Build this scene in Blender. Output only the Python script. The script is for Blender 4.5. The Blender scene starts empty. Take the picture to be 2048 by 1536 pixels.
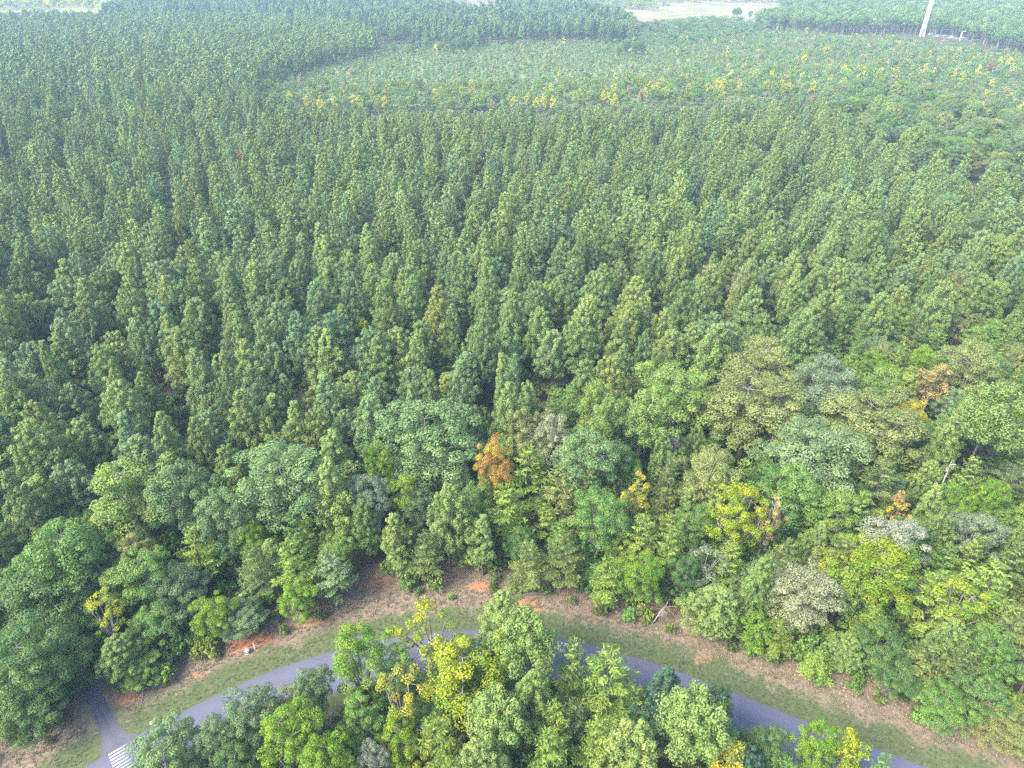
import bpy, math, random
import numpy as np
from mathutils import Vector

SC = bpy.context.scene
COL = SC.collection
random.seed(11)
RNG = np.random.default_rng(11)

# ------------------------------------------------------------------ camera
HC, PITCH, FPX = 85.0, math.radians(33.0), 1366.0
cam_d = bpy.data.cameras.new('camera')
cam = bpy.data.objects.new('camera', cam_d)
COL.objects.link(cam)
cam.location = (0, 0, HC)
cam.rotation_euler = (math.pi / 2 - PITCH, 0, 0)
cam_d.lens, cam_d.sensor_width = 36.0 * FPX / 2048.0, 36.0
cam_d.clip_start, cam_d.clip_end = 1.0, 20000.0
SC.camera = cam

# ------------------------------------------------------------------ light
SUN_ELEV, SUN_AZ = math.radians(47), math.radians(240)   # azimuth clockwise from +Y (the view direction)
world = bpy.data.worlds.new('World')
SC.world = world
world.use_nodes = True
wn = world.node_tree.nodes
sky = wn.new('ShaderNodeTexSky')
sky.sky_type = 'NISHITA'
sky.sun_disc = False
sky.sun_elevation = SUN_ELEV
sky.sun_rotation = SUN_AZ
sky.air_density, sky.dust_density, sky.ozone_density = 1.0, 2.5, 1.5
bgn = wn['Background']
bgn.inputs['Strength'].default_value = 0.15
world.node_tree.links.new(sky.outputs[0], bgn.inputs['Color'])
sun_d = bpy.data.lights.new('sun', 'SUN')
sun_d.energy, sun_d.angle, sun_d.color = 2.3, math.radians(26), (1.0, 0.90, 0.72)
sun = bpy.data.objects.new('sun', sun_d)
COL.objects.link(sun)
to_sun = Vector((math.sin(SUN_AZ) * math.cos(SUN_ELEV), math.cos(SUN_AZ) * math.cos(SUN_ELEV), math.sin(SUN_ELEV)))
sun.rotation_euler = to_sun.to_track_quat('Z', 'Y').to_euler()
sun.location = (0, -60, 200)

SC.view_settings.view_transform = 'Standard'
SC.view_settings.look = 'None'
SC.view_settings.exposure = 2.4
SC.view_settings.gamma = 1.0
SC.view_settings.use_curve_mapping = False
SC.render.engine = 'CYCLES'
SC.cycles.max_bounces = 4
SC.cycles.diffuse_bounces = 2
SC.cycles.glossy_bounces = 1
SC.cycles.transmission_bounces = 2
SC.cycles.volume_bounces = 1
SC.cycles.transparent_max_bounces = 6
SC.cycles.caustics_reflective = False
SC.cycles.caustics_refractive = False
SC.cycles.use_denoising = False
SC.cycles.use_adaptive_sampling = False

# ------------------------------------------------------------------ projection (photo pixels of a 2048 x 1536 frame)
cp, sp = math.cos(PITCH), math.sin(PITCH)

def at(u, v, z=0.0):
    """world point at height z seen at pixel (u, v)"""
    a, b = (u - 1024) / FPX, -(v - 768) / FPX
    d = np.array([a, cp + b * sp, -sp + b * cp])
    t = (z - HC) / d[2]
    return np.array([d[0] * t, d[1] * t, z])

def proj(P):
    P = np.asarray(P, float)
    x, y, z = P[..., 0], P[..., 1], P[..., 2] - HC
    f = y * cp - z * sp
    g = y * sp + z * cp
    f = np.where(f < 1, 1, f)
    return np.stack([1024 + FPX * x / f, 768 - FPX * g / f, FPX / f], -1)

def inside(poly, u, v):
    poly = np.asarray(poly, float)
    r = np.zeros(np.shape(u), bool)
    j = len(poly) - 1
    for i in range(len(poly)):
        xi, yi = poly[i]
        xj, yj = poly[j]
        c = ((yi > v) != (yj > v)) & (u < (xj - xi) * (v - yi) / (yj - yi + 1e-9) + xi)
        r ^= c
        j = i
    return r

# ------------------------------------------------------------------ materials
def newmat(name):
    m = bpy.data.materials.new(name)
    m.use_nodes = True
    nt = m.node_tree
    nt.nodes.clear()
    out = nt.nodes.new('ShaderNodeOutputMaterial')
    return m, nt, out

def N(nt, typ, **kw):
    n = nt.nodes.new(typ)
    for k, val in kw.items():
        if k == 'inp':
            for kk, vv in val.items():
                if isinstance(vv, bpy.types.NodeSocket):
                    nt.links.new(vv, n.inputs[kk])
                else:
                    n.inputs[kk].default_value = vv
        else:
            setattr(n, k, val)
    return n

def math_n(nt, op, a, b=0.0, c=0.0, clamp=False):
    n = nt.nodes.new('ShaderNodeMath')
    n.operation = op
    n.use_clamp = clamp
    for i, s in enumerate((a, b, c)):
        if isinstance(s, bpy.types.NodeSocket):
            nt.links.new(s, n.inputs[i])
        else:
            n.inputs[i].default_value = s
    return n.outputs[0]

def mixc(nt, f, a, b, mode='MIX'):
    n = nt.nodes.new('ShaderNodeMix')
    n.data_type = 'RGBA'
    n.blend_type = mode
    for s, i in ((f, 0), (a, 6), (b, 7)):
        if isinstance(s, bpy.types.NodeSocket):
            nt.links.new(s, n.inputs[i])
        else:
            n.inputs[i].default_value = s if i == 0 else (*s, 1.0) if len(s) == 3 else s
    return n.outputs[2]

def noise(nt, scale, detail=3, rough=0.6, vec=None):
    n = N(nt, 'ShaderNodeTexNoise')
    n.inputs['Scale'].default_value = scale
    n.inputs['Detail'].default_value = detail
    n.inputs['Roughness'].default_value = rough
    if vec is not None:
        nt.links.new(vec, n.inputs['Vector'])
    return n.outputs[0]

def ramp(nt, f, lo, hi):
    n = N(nt, 'ShaderNodeMapRange')
    n.interpolation_type = 'SMOOTHSTEP'
    nt.links.new(f, n.inputs[0])
    n.inputs[1].default_value, n.inputs[2].default_value = lo, hi
    return n.outputs[0]

def foliage(name, rough, spec, trans):
    m, nt, out = newmat(name)
    t1 = N(nt, 'ShaderNodeAttribute', attribute_type='INSTANCER', attribute_name='tint').outputs['Color']
    t2 = N(nt, 'ShaderNodeAttribute', attribute_type='INSTANCER', attribute_name='tint2').outputs['Color']
    v = N(nt, 'ShaderNodeAttribute', attribute_name='leaf_shade').outputs['Fac']
    w = N(nt, 'ShaderNodeAttribute', attribute_name='clump_shade').outputs['Fac']
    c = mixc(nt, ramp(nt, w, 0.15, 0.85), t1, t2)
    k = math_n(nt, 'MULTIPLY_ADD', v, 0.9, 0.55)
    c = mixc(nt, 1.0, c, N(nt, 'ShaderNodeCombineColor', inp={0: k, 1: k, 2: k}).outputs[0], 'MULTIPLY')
    bs = N(nt, 'ShaderNodeBsdfPrincipled', inp={'Base Color': c, 'Roughness': rough, 'Specular IOR Level': spec})
    tr = N(nt, 'ShaderNodeBsdfTranslucent', inp={'Color': mixc(nt, 1.0, c, (1.15, 1.25, 0.55), 'MULTIPLY')})
    mx = N(nt, 'ShaderNodeMixShader', inp={0: trans, 1: bs.outputs[0], 2: tr.outputs[0]})
    nt.links.new(mx.outputs[0], out.inputs[0])
    return m

def plain(name, col, rough=0.7, scale=8.0, var=0.25, spec=0.3, metal=0.0):
    m, nt, out = newmat(name)
    tc = N(nt, 'ShaderNodeTexCoord').outputs['Object']
    n = noise(nt, scale, 4, 0.6, tc)
    c = mixc(nt, n, tuple(x * (1 - var) for x in col), tuple(min(1, x * (1 + var)) for x in col))
    bs = N(nt, 'ShaderNodeBsdfPrincipled', inp={'Base Color': c, 'Roughness': rough, 'Specular IOR Level': spec, 'Metallic': metal})
    nt.links.new(bs.outputs[0], out.inputs[0])
    return m

M = {}
M['needle'] = foliage('pine_needles', 0.6, 0.15, 0.10)
M['leaf'] = foliage('broad_leaves', 0.55, 0.25, 0.18)
M['bark'] = plain('bark', (0.075, 0.062, 0.052), 0.9, 3.0, 0.4)
M['greybark'] = plain('grey_bark', (0.15, 0.14, 0.125), 0.9, 3.0, 0.35)
M['deadwood'] = plain('dead_wood', (0.30, 0.275, 0.25), 0.85, 3.0, 0.3)
M['twig'] = plain('bare_twigs', (0.27, 0.22, 0.22), 0.9, 3.0, 0.3)
M['white_paint'] = plain('white_paint', (0.8, 0.8, 0.8), 0.5, 2.0, 0.05)
M['glass'] = plain('dark_glass', (0.03, 0.035, 0.04), 0.1, 2.0, 0.1, 0.6)
M['rubber'] = plain('rubber', (0.02, 0.02, 0.02), 0.8, 2.0, 0.1)
M['steel'] = plain('galvanised_steel', (0.5, 0.5, 0.5), 0.45, 2.0, 0.15, 0.5, 0.4)
M['concrete'] = plain('concrete', (0.26, 0.24, 0.21), 0.9, 5.0, 0.15)
M['cabinet'] = plain('green_cabinet_paint', (0.10, 0.16, 0.14), 0.5, 4.0, 0.12)
M['cabinet_top'] = plain('weathered_cabinet_lid', (0.20, 0.26, 0.26), 0.45, 4.0, 0.1)
M['stone'] = plain('pale_stone', (0.5, 0.44, 0.38), 0.9, 6.0, 0.25)

# ------------------------------------------------------------------ mesh builder
def nrm(a):
    return a / np.maximum(np.linalg.norm(a, axis=-1, keepdims=True), 1e-9)

class MB:
    def __init__(s):
        s.V, s.F, s.a, s.b, s.m, s.n = [], [], [], [], [], 0

    def quads(s, V, F, a=0.5, b=0.5, mat=0):
        V = np.asarray(V, float).reshape(-1, 3)
        F = np.asarray(F, int).reshape(-1, 4)
        k = len(F)
        s.V.append(V)
        s.F.append(F + s.n)
        s.n += len(V)
        s.a.append(np.broadcast_to(np.asarray(a, float), (k,)).copy())
        s.b.append(np.broadcast_to(np.asarray(b, float), (k,)).copy())
        s.m.append(np.full(k, mat, int))

    def leaves(s, C, A, Nn, L, W, a, b, mat=0):
        """kite shaped leaf faces: centres C, long axis A, normal Nn"""
        Nn = nrm(Nn)
        A = nrm(A - (A * Nn).sum(-1, keepdims=True) * Nn)
        B = np.cross(Nn, A)
        L = np.broadcast_to(np.asarray(L, float), (len(C),))[:, None]
        W = np.broadcast_to(np.asarray(W, float), (len(C),))[:, None]
        V = np.stack([C - A * L * .5, C + B * W * .5 + A * L * .08, C + A * L * .5, C - B * W * .5 + A * L * .08], 1)
        s.quads(V, np.arange(4 * len(C)).reshape(-1, 4), a, b, mat)

    def tube(s, pts, rad, sides=5, mat=0):
        pts = np.asarray(pts, float)
        k = len(pts)
        T = nrm(np.gradient(pts, axis=0))
        ref = np.array([0.31, 0.95, 0.07]) if abs(T[0][2]) > 0.7 else np.array([0.05, 0.1, 1.0])
        X = nrm(np.cross(T, ref))
        Y = np.cross(T, X)
        an = np.linspace(0, 2 * np.pi, sides, endpoint=False)
        R = np.asarray(rad, float)[:, None, None]
        V = pts[:, None] + R * (np.cos(an)[None, :, None] * X[:, None] + np.sin(an)[None, :, None] * Y[:, None])
        F = [[i * sides + j, i * sides + (j + 1) % sides, (i + 1) * sides + (j + 1) % sides, (i + 1) * sides + j]
             for i in range(k - 1) for j in range(sides)]
        s.quads(V.reshape(-1, 3), F, .5, .5, mat)

    def box(s, c, size, rz=0.0, mat=0, taper=1.0):
        x, y, z = np.array(size) / 2
        V = np.array([[-x, -y, -z], [x, -y, -z], [x, y, -z], [-x, y, -z], [-x * taper, -y * taper, z], [x * taper, -y * taper, z], [x * taper, y * taper, z], [-x * taper, y * taper, z]])
        cs, sn = math.cos(rz), math.sin(rz)
        V = np.stack([V[:, 0] * cs - V[:, 1] * sn, V[:, 0] * sn + V[:, 1] * cs, V[:, 2]], 1) + np.asarray(c)
        s.quads(V, [[0, 3, 2, 1], [4, 5, 6, 7], [0, 1, 5, 4], [1, 2, 6, 5], [2, 3, 7, 6], [3, 0, 4, 7]], mat=mat)

    def add(s, o, mat_shift=0):
        for V, F, a, b, m in zip(o.V, o.F, o.a, o.b, o.m):
            off = F.min()
            s.quads(V, F - off if off else F, a, b, 0)
            s.m[-1][:] = m + mat_shift

    def mesh(s, name, mats):
        V, F = np.concatenate(s.V), np.concatenate(s.F)
        me = bpy.data.meshes.new(name)
        me.vertices.add(len(V))
        me.vertices.foreach_set('co', V.ravel())
        me.loops.add(F.size)
        me.loops.foreach_set('vertex_index', F.ravel())
        me.polygons.add(len(F))
        me.polygons.foreach_set('loop_start', np.arange(0, F.size, 4))
        me.polygons.foreach_set('material_index', np.concatenate(s.m))
        for nm, arr in (('leaf_shade', s.a), ('clump_shade', s.b)):
            at_ = me.attributes.new(nm, 'FLOAT', 'FACE')
            at_.data.foreach_set('value', np.concatenate(arr))
        for mt in mats:
            me.materials.append(mt)
        me.update(calc_edges=True)
        return me

def obj(name, me, parent=None, **props):
    o = bpy.data.objects.new(name, me)
    COL.objects.link(o)
    o.parent = parent
    for k, val in props.items():
        o[k] = val
    return o

# ------------------------------------------------------------------ tree shapes
UP = np.array([0, 0, 1.0])

def sph(r, n):
    return nrm(r.normal(size=(n, 3)))

def clump(mb, r, c, rad, n, L, W, out=None, squash=0.8, jit=0.36, tone=None, low=-0.45):
    d = sph(r, int(n * 1.5))
    d = d[d[:, 2] > low][:n]
    rr = rad * (0.55 + 0.5 * r.random(len(d)) ** 0.6)[:, None]
    C = c + d * rr * np.array([1, 1, squash])
    nn = d + 0.35 * UP + jit * r.normal(size=d.shape)
    A = r.normal(size=d.shape) + 0.7 * d + (0 if out is None else 0.8 * out)
    k = np.clip(r.normal(0.5, 0.22, len(d)), 0, 1)
    b = np.clip((r.random() if tone is None else tone) + r.normal(0, 0.13, len(d)), 0, 1)
    mb.leaves(C, A, nn, L * (0.7 + 0.6 * r.random(len(d))), W * (0.7 + 0.6 * r.random(len(d))), k, b)

def make_pine(seed, H=18.0, Wd=6.5, frac=0.62, whorls=11, per=5, leaves=74, L=0.30, Wl=0.16, cr=0.8, rounded=0.75, lod=False):
    r = np.random.default_rng(seed)
    cw, tk = MB(), MB()
    lean = r.normal(0, 0.25, 2)
    zz = np.linspace(-0.3, H * 0.97, 8)
    tp = np.stack([lean[0] * (zz / H) ** 2, lean[1] * (zz / H) ** 2, zz], 1)
    tk.tube(tp, np.interp(zz, [0, H], [0.24, 0.04]), 5 if lod else 6)
    z0 = H * (1 - frac)
    ang = r.random() * 6.28
    side = 1 + 0.22 * r.normal(size=6)
    for i in range(whorls):
        t = (i + 0.35 * r.random()) / whorls
        z = z0 + t * (H - z0)
        prof = min(1.0, (t + 0.16) / 0.34) ** 0.8 * (1 - t) ** rounded
        k = max(2, int(round(per * (0.55 + 0.6 * (1 - t)))))
        for j in range(k):
            ang += 2.399 + r.normal(0, 0.25)
            s6 = side[int((ang % 6.283) / 6.283 * 6) % 6]
            R = Wd / 2 * prof * (0.72 + 0.42 * r.random()) * s6 + 0.15
            out = np.array([math.cos(ang), math.sin(ang), 0.36 + 0.4 * t])
            b0 = np.array([tp[-1][0] * (z / H) ** 2, tp[-1][1] * (z / H) ** 2, z])
            tip = b0 + out * R
            if not lod:
                tk.tube([b0, b0 + out * R * .55 - UP * .08 * R, tip], [0.06, 0.04, 0.015], 3)
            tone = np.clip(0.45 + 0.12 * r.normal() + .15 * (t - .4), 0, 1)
            n = leaves
            cr_ = cr * (1.08 - .45 * t)
            clump(cw, r, tip, cr_ * (0.8 + 0.4 * r.random()), n, L, Wl, nrm(out * .5 + UP), 1.45, tone=tone, low=-.75)
            if R > 1.3:
                clump(cw, r, b0 + out * R * .62 + r.normal(0, .15, 3), cr * (0.75 + 0.4 * r.random()), int(n * .75), L, Wl, nrm(out * .4 + UP), 1.45, tone=tone, low=-.75)
            if R > 1.8:
                clump(cw, r, b0 + out * R * .3 + r.normal(0, .12, 3), cr * .8, int(n * .5), L, Wl, nrm(out * .4 + UP), 1.45, tone=tone, low=-.75)
            if R > 2.3 and not lod:
                sd = np.array([-out[1], out[0], 0]) * r.choice([-1, 1]) * 0.8
                clump(cw, r, b0 + out * R * .8 + sd, cr * .8, int(n * .6), L, Wl, nrm(out * .4 + UP), 1.45, tone=tone, low=-.75)
    top = np.array([tp[-1][0], tp[-1][1], H])
    for q in range(3):
        clump(cw, r, top - UP * (0.1 + .6 * q) + r.normal(0, .18, 3) * (q > 0), cr * (.38 + .17 * q), leaves, L, Wl, UP, 1.35, tone=.5)
    return tk, cw

def make_broad(seed, H=16.0, Wd=9.0, nl=9, cl=10, leaves=70, L=0.34, Wl=0.22, cr=0.85, keep=1.0, flat=0.85, frac=0.62, limbs=True, slim=False):
    r = np.random.default_rng(seed)
    cw, tk = MB(), MB()
    Rx, Rz = Wd / 2, H * frac / 2
    cz = H - Rz
    zt = H * (1 - frac) * 0.95
    bend = r.normal(0, .3, 2)
    tk.tube([[0, 0, -.3], [bend[0] * .4, bend[1] * .4, zt * .5], [bend[0], bend[1], zt]], [0.34, 0.27, 0.22], 6)
    fork = np.array([bend[0], bend[1], zt])
    if slim:
        tk.tube([fork, [0, 0, cz], [0, 0, H - .4]], [.2, .12, .03], 5)
    LB = []
    an = r.random() * 6.28
    for i in range(nl):
        an += 2.399 + r.normal(0, .2)
        hgt = -0.55 + 1.25 * (i + .5 + .5 * r.normal()) / nl
        hgt = np.clip(hgt, -.65, .72)
        rad = math.sqrt(max(0.05, 1 - hgt * hgt)) * 0.66 * (0.6 + .62 * r.random())
        lr = Rx * (0.27 + .25 * r.random())
        LB.append((np.array([math.cos(an) * rad * Rx, math.sin(an) * rad * Rx, cz + hgt * Rz * .9]), lr, r.random()))
    LB.append((np.array([r.normal(0, .3), r.normal(0, .3), H - Rx * .42]), Rx * .42, r.random()))
    for i, (c, lr, tone) in enumerate(LB):
        mid = fork * .45 + c * .55 + np.array([0, 0, -.12 * lr])
        if limbs:
            tk.tube([fork if not slim else np.array([0, 0, max(zt, c[2] - 1.6)]), mid, c], [.13, .09, .05], 4)
        n = max(3, int(cl * (lr / (Rx * .44)) ** 2))
        d = sph(r, n * 3)
        d = d[d[:, 2] > -.5]
        got = []
        for q in d:
            if len(got) >= n:
                break
            if any(np.dot(q, g) > .82 for g in got):
                continue
            p = c + q * lr * np.array([1, 1, flat]) * (.8 + .3 * r.random())
            if any(np.linalg.norm((p - c2) / np.array([1, 1, flat])) < .66 * l2 for k2, (c2, l2, _) in enumerate(LB) if k2 != i):
                continue
            got.append(q)
            if r.random() > keep:
                continue
            if limbs and r.random() < .6:
                tk.tube([c, (c + p) / 2 + r.normal(0, .1, 3), p], [.045, .03, .012], 3)
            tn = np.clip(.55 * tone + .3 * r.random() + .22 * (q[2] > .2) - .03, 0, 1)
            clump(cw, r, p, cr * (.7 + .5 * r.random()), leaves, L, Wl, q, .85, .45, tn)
    return tk, cw

def make_feather(seed, H=13.0, Wd=7.0, frac=0.8, nb=46, twigs=12, L=0.62, Wl=0.085, per=5):
    r = np.random.default_rng(seed)
    cw, tk = MB(), MB()
    tk.tube([[0, 0, -.3], [r.normal(0, .1), r.normal(0, .1), H * .5], [0, 0, H * .98]], [.17, .11, .02], 5)
    z0 = H * (1 - frac)
    an = r.random() * 6.28
    C, A, NN, bb, LL = [], [], [], [], []
    for i in range(nb):
        t = ((i + r.random()) / nb) ** .92
        z = z0 + t * (H - z0)
        an += 2.399 + r.normal(0, .3)
        R = Wd / 2 * min(1, (t + .2) / .38) * (1 - t) ** .72 * (.65 + .5 * r.random()) + .25
        o = np.array([math.cos(an), math.sin(an), 0])
        sd = np.array([-o[1], o[0], 0])
        rise = .12 + .55 * t + r.normal(0, .08)
        b0 = np.array([0, 0, z])
        pt = lambda q: b0 + o * R * q + UP * (R * (rise * q + .12 * q * q))
        tk.tube([b0, pt(.5), pt(1)], [.035, .025, .01], 3)
        tone = np.clip(.5 + .25 * r.normal(), 0, 1)
        m = max(4, int(twigs * R / (Wd / 2)))
        for q in np.linspace(.22, 1.0, m):
            for sgn in (-1, 1):
                tl = (.28 + .75 * (1 - q)) * (.5 * R) * (.6 + .5 * r.random()) + .25
                td = nrm(o * .8 + sd * sgn * (.75 + .2 * r.random()) + UP * (.3 + .15 * r.normal()))
                k = max(1, int(tl / .32))
                for e in range(k):
                    c0 = pt(q) + td * tl * (e + .5) / k
                    for _ in range(2):
                        C.append(c0 + r.normal(0, .05, 3))
                        A.append(td + r.normal(0, .33, 3))
                        NN.append(UP * .9 + o * .3 + r.normal(0, .45, 3))
                        bb.append(np.clip(tone + r.normal(0, .15), 0, 1))
                        LL.append(L * (.7 + .5 * r.random()))
    C, A, NN, LL = map(np.array, (C, A, NN, LL))
    cw.leaves(C, A, NN, LL, Wl * (.7 + .6 * r.random(len(C))) * 1.5, np.clip(r.normal(.5, .22, len(C)), 0, 1), np.array(bb))
    return tk, cw

def make_bare(seed, H=12.0, Wd=5.0, nlimb=9, nt=7, fine=True, twig_r=.02):
    r = np.random.default_rng(seed)
    tk, cw = MB(), MB()
    tk.tube([[0, 0, -.3], [.1, 0, H * .35], [r.normal(0, .2), r.normal(0, .2), H * .7], [0, .1, H]], [.22, .17, .1, .03], 6)
    an = r.random() * 6.28
    for i in range(nlimb):
        t = .38 + .58 * (i + r.random()) / nlimb
        an += 2.399
        o = np.array([math.cos(an), math.sin(an), .5 + .4 * r.random()])
        R = Wd / 2 * (1.15 - .7 * (t - .38) / .58) * (.6 + .6 * r.random())
        b0 = np.array([0, 0, H * t])
        p1 = b0 + o * R * .5 + r.normal(0, .15, 3)
        p2 = b0 + o * R + r.normal(0, .3, 3)
        tk.tube([b0, p1, p2], [.09, .055, .02], 4)
        for j in range(nt):
            q = .35 + .65 * r.random()
            s = b0 + (p2 - b0) * q
            d = nrm(o + r.normal(0, .75, 3)) * R * (.25 + .3 * r.random())
            cw.tube([s, s + d * .55 + r.normal(0, .07, 3), s + d], [twig_r * 1.5, twig_r, twig_r * .4], 3)
            if fine:
                for _ in range(3):
                    e = s + d * (.4 + .6 * r.random())
                    cw.tube([e, e + nrm(d + r.normal(0, .5, 3)) * R * .18], [twig_r * .8, twig_r * .3], 3)
    return tk, cw

TYPES = {}

def reg(kind, H, Wd, leafmat, barkmat, gen):
    lst = []
    for i, (tk, cw) in enumerate(gen):
        lst.append((tk.mesh(kind + '_trunk', [M[barkmat]]), cw.mesh(kind + '_crown', [M[leafmat]])))
    TYPES[kind] = (H, Wd, lst)

reg('pine', 18, 6.5, 'needle', 'bark', [make_pine(100 + i, frac=.66 + .02 * i, rounded=.62 + .09 * (i % 4), whorls=14 + i % 3, per=7, leaves=105, L=.23, Wl=.13, cr=.52) for i in range(9)])
reg('bigpine', 22, 9.5, 'needle', 'bark', [make_pine(140 + i, H=22, Wd=9.5, frac=.42, whorls=9, per=6, cr=.95, leaves=130, L=.3, Wl=.2, rounded=.5) for i in range(3)])
reg('oak', 16, 9, 'leaf', 'greybark', [make_broad(200 + i, nl=11 + i % 4, cl=12, frac=.76, leaves=240, L=.185, Wl=.145, cr=.86) for i in range(7)])
reg('open', 16, 8, 'leaf', 'greybark', [make_broad(230 + i, Wd=8, nl=12 + i % 3, cl=9, keep=.85, cr=.76, leaves=205, L=.185, Wl=.14, frac=.8) for i in range(6)])
reg('sparse', 15, 6, 'leaf', 'greybark', [make_broad(260 + i, H=15, Wd=6, nl=8, cl=6, keep=.62, cr=.58, leaves=105, L=.2, Wl=.14, frac=.66, flat=1.4) for i in range(4)])
reg('slim', 14, 4.5, 'leaf', 'greybark', [make_broad(290 + i, H=14, Wd=4.5, nl=10, cl=8, cr=.62, leaves=75, L=.25, Wl=.16, frac=.8, flat=1.1, slim=True) for i in range(4)])
reg('feather', 13, 7, 'needle', 'bark', [make_feather(320 + i) for i in range(6)])
reg('bush', 3.2, 4.0, 'leaf', 'greybark', [make_broad(350 + i, H=3.2, Wd=4.0, nl=6, cl=8, cr=.42, leaves=46, L=.26, Wl=.18, frac=.92, limbs=False) for i in range(4)])
reg('snag', 12, 4, 'deadwood', 'deadwood', [make_bare(380 + i, Wd=4, nlimb=8, nt=3, fine=False, twig_r=.035) for i in range(2)])
reg('bare', 11, 6, 'twig', 'twig', [make_bare(390 + i, H=11, Wd=6, nlimb=14, nt=11) for i in range(2)])

PAL = {  # (tint, tint2) leaf colours
    'pine': ((.096, .150, .044), (.152, .205, .050)),
    'pine_blue': ((.082, .140, .056), (.128, .190, .064)),
    'pine_yel': ((.112, .172, .046), (.180, .230, .056)),
    'pine_light': ((.092, .152, .036), (.150, .205, .052)),
    'pine_dark': ((.025, .062, .036), (.045, .090, .045)),
    'green': ((.062, .135, .026), (.108, .192, .032)),
    'dgreen': ((.046, .102, .024), (.082, .148, .032)),
    'bgreen': ((.074, .138, .046), (.122, .194, .062)),
    'ggreen': ((.080, .134, .050), (.130, .184, .074)),
    'lime': ((.070, .150, .008), (.130, .215, .012)),
    'ygreen': ((.090, .160, .028), (.165, .235, .040)),
    'vivid': ((.085, .160, .006), (.205, .245, .008)),
    'yellow': ((.090, .160, .006), (.240, .250, .007)),
    'gold': ((.120, .165, .018), (.350, .275, .020)),
    'orange': ((.290, .250, .020), (.230, .120, .030)),
    'peach': ((.190, .150, .050), (.310, .230, .075)),
    'red': ((.260, .060, .040), (.320, .120, .060)),
    'tan': ((.104, .138, .036), (.176, .200, .060)),
    'gtan': ((.120, .145, .070), (.195, .210, .120)),
    'olive': ((.090, .148, .022), (.160, .222, .036)),
    'dolive': ((.062, .098, .028), (.120, .155, .038)),
    'grey': ((.095, .134, .070), (.150, .190, .102)),
    'white': ((.100, .140, .085), (.210, .225, .165)),
    'fyellow': ((.270, .290, .030), (.440, .420, .040)),
    'fpeach': ((.210, .170, .085), (.310, .240, .135)),
    'grass': ((.045, .075, .026), (.095, .112, .050)),
    'pine_young': ((.120, .190, .075), (.175, .245, .095)),
    'wood': ((.4, .35, .32), (.4, .35, .32)),
}
NAME = {'pine': 'pine_tree', 'bigpine': 'pine_tree', 'oak': 'oak_tree', 'open': 'broadleaf_tree', 'sparse': 'maple_tree', 'slim': 'poplar_tree',
        'feather': 'juniper_tree', 'bush': 'shrub', 'snag': 'dead_tree', 'bare': 'bare_tree'}
CAT = {'pine': 'pine', 'bigpine': 'pine', 'oak': 'tree', 'open': 'tree', 'sparse': 'tree', 'slim': 'tree', 'feather': 'conifer', 'bush': 'shrub',
       'snag': 'dead tree', 'bare': 'bare tree'}

def jitter_col(c, r, amt=.12):
    k = 1 + amt * r.normal()
    h = amt * .5 * r.normal()
    return (max(.01, c[0] * k * (1 + h)), max(.01, c[1] * k), max(.006, c[2] * k * (1 - h)), 1.0)

LAST = []

def tree(kind, x, y, H, Wd, pal, label, group=None, rot=None, var=None, tilt=None, amt=.05):
    h0, w0, lst = TYPES[kind]
    tm, cm = lst[int(RNG.integers(len(lst))) if var is None else var % len(lst)]
    e = obj(NAME[kind], None, label=label, category=CAT[kind])
    if group:
        e['group'] = group
    e.location = (x, y, 0)
    e.rotation_euler = (tilt[0] if tilt else 0, tilt[1] if tilt else 0, RNG.random() * 6.283 if rot is None else rot)
    e.scale = (Wd / w0, Wd / w0, H / h0)
    LAST[:] = [e]
    t1, t2 = PAL[pal]
    obj('trunk', tm, e)
    c = obj('crown', cm, e)
    c['tint'] = jitter_col(t1, RNG, amt)
    c['tint2'] = jitter_col(t2, RNG, amt)
    return e

# ------------------------------------------------------------------ road geometry
road_px = [(60, 1592), (170, 1536), (270, 1471), (410, 1400), (560, 1334), (650, 1306), (740, 1284), (830, 1267), (920, 1259), (1000, 1260), (1080, 1268),
           (1140, 1279), (1230, 1303), (1300, 1323), (1380, 1351), (1501, 1397), (1621, 1447), (1739, 1493), (1850, 1533), (2010, 1590), (2200, 1660)]
rp = np.array([at(u, v)[:2] for u, v in road_px])
# extend beyond the frame
rp = np.vstack([rp[0] + (rp[0] - rp[1]) * 8, rp, rp[-1] + (rp[-1] - rp[-2]) * 6])
s = np.concatenate([[0], np.cumsum(np.linalg.norm(np.diff(rp, axis=0), axis=1))])
S = np.arange(0, s[-1], 0.5)
E = np.stack([np.interp(S, s, rp[:, 0]), np.interp(S, s, rp[:, 1])], 1)
ker = np.hanning(27)
ker /= ker.sum()
Ep = np.pad(E, ((13, 13), (0, 0)), mode='reflect', reflect_type='odd')
E = np.stack([np.convolve(Ep[:, k], ker, 'valid') for k in (0, 1)], 1)
T2 = nrm(np.gradient(E, axis=0))
NF = np.stack([-T2[:, 1], T2[:, 0]], 1)          # points away from the camera side
if NF[len(NF) // 2][1] < 0:
    NF = -NF
ROADW = 6.6

def road_dist(x, y):
    """signed distance to the far road edge (positive: beyond the road)"""
    d = np.hypot(E[:, 0] - x, E[:, 1] - y)
    i = int(np.argmin(d))
    return float(np.dot(np.array([x, y]) - E[i], NF[i])) if d[i] < 60 else (d[i] if y > E[i][1] else -d[i])

path_l = [(196, 1540), (201, 1503), (204, 1490), (200, 1462), (186, 1425), (158, 1380), (118, 1335), (70, 1300)]
path_r = [(300, 1462), (268, 1471), (247, 1462), (228, 1436), (212, 1400), (186, 1365), (146, 1325), (100, 1290)]
PL2 = np.array([at(*p)[:2] for p in path_l])
PR2 = np.array([at(*p)[:2] for p in path_r])
PC2 = (PL2 + PR2) / 2

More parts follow.
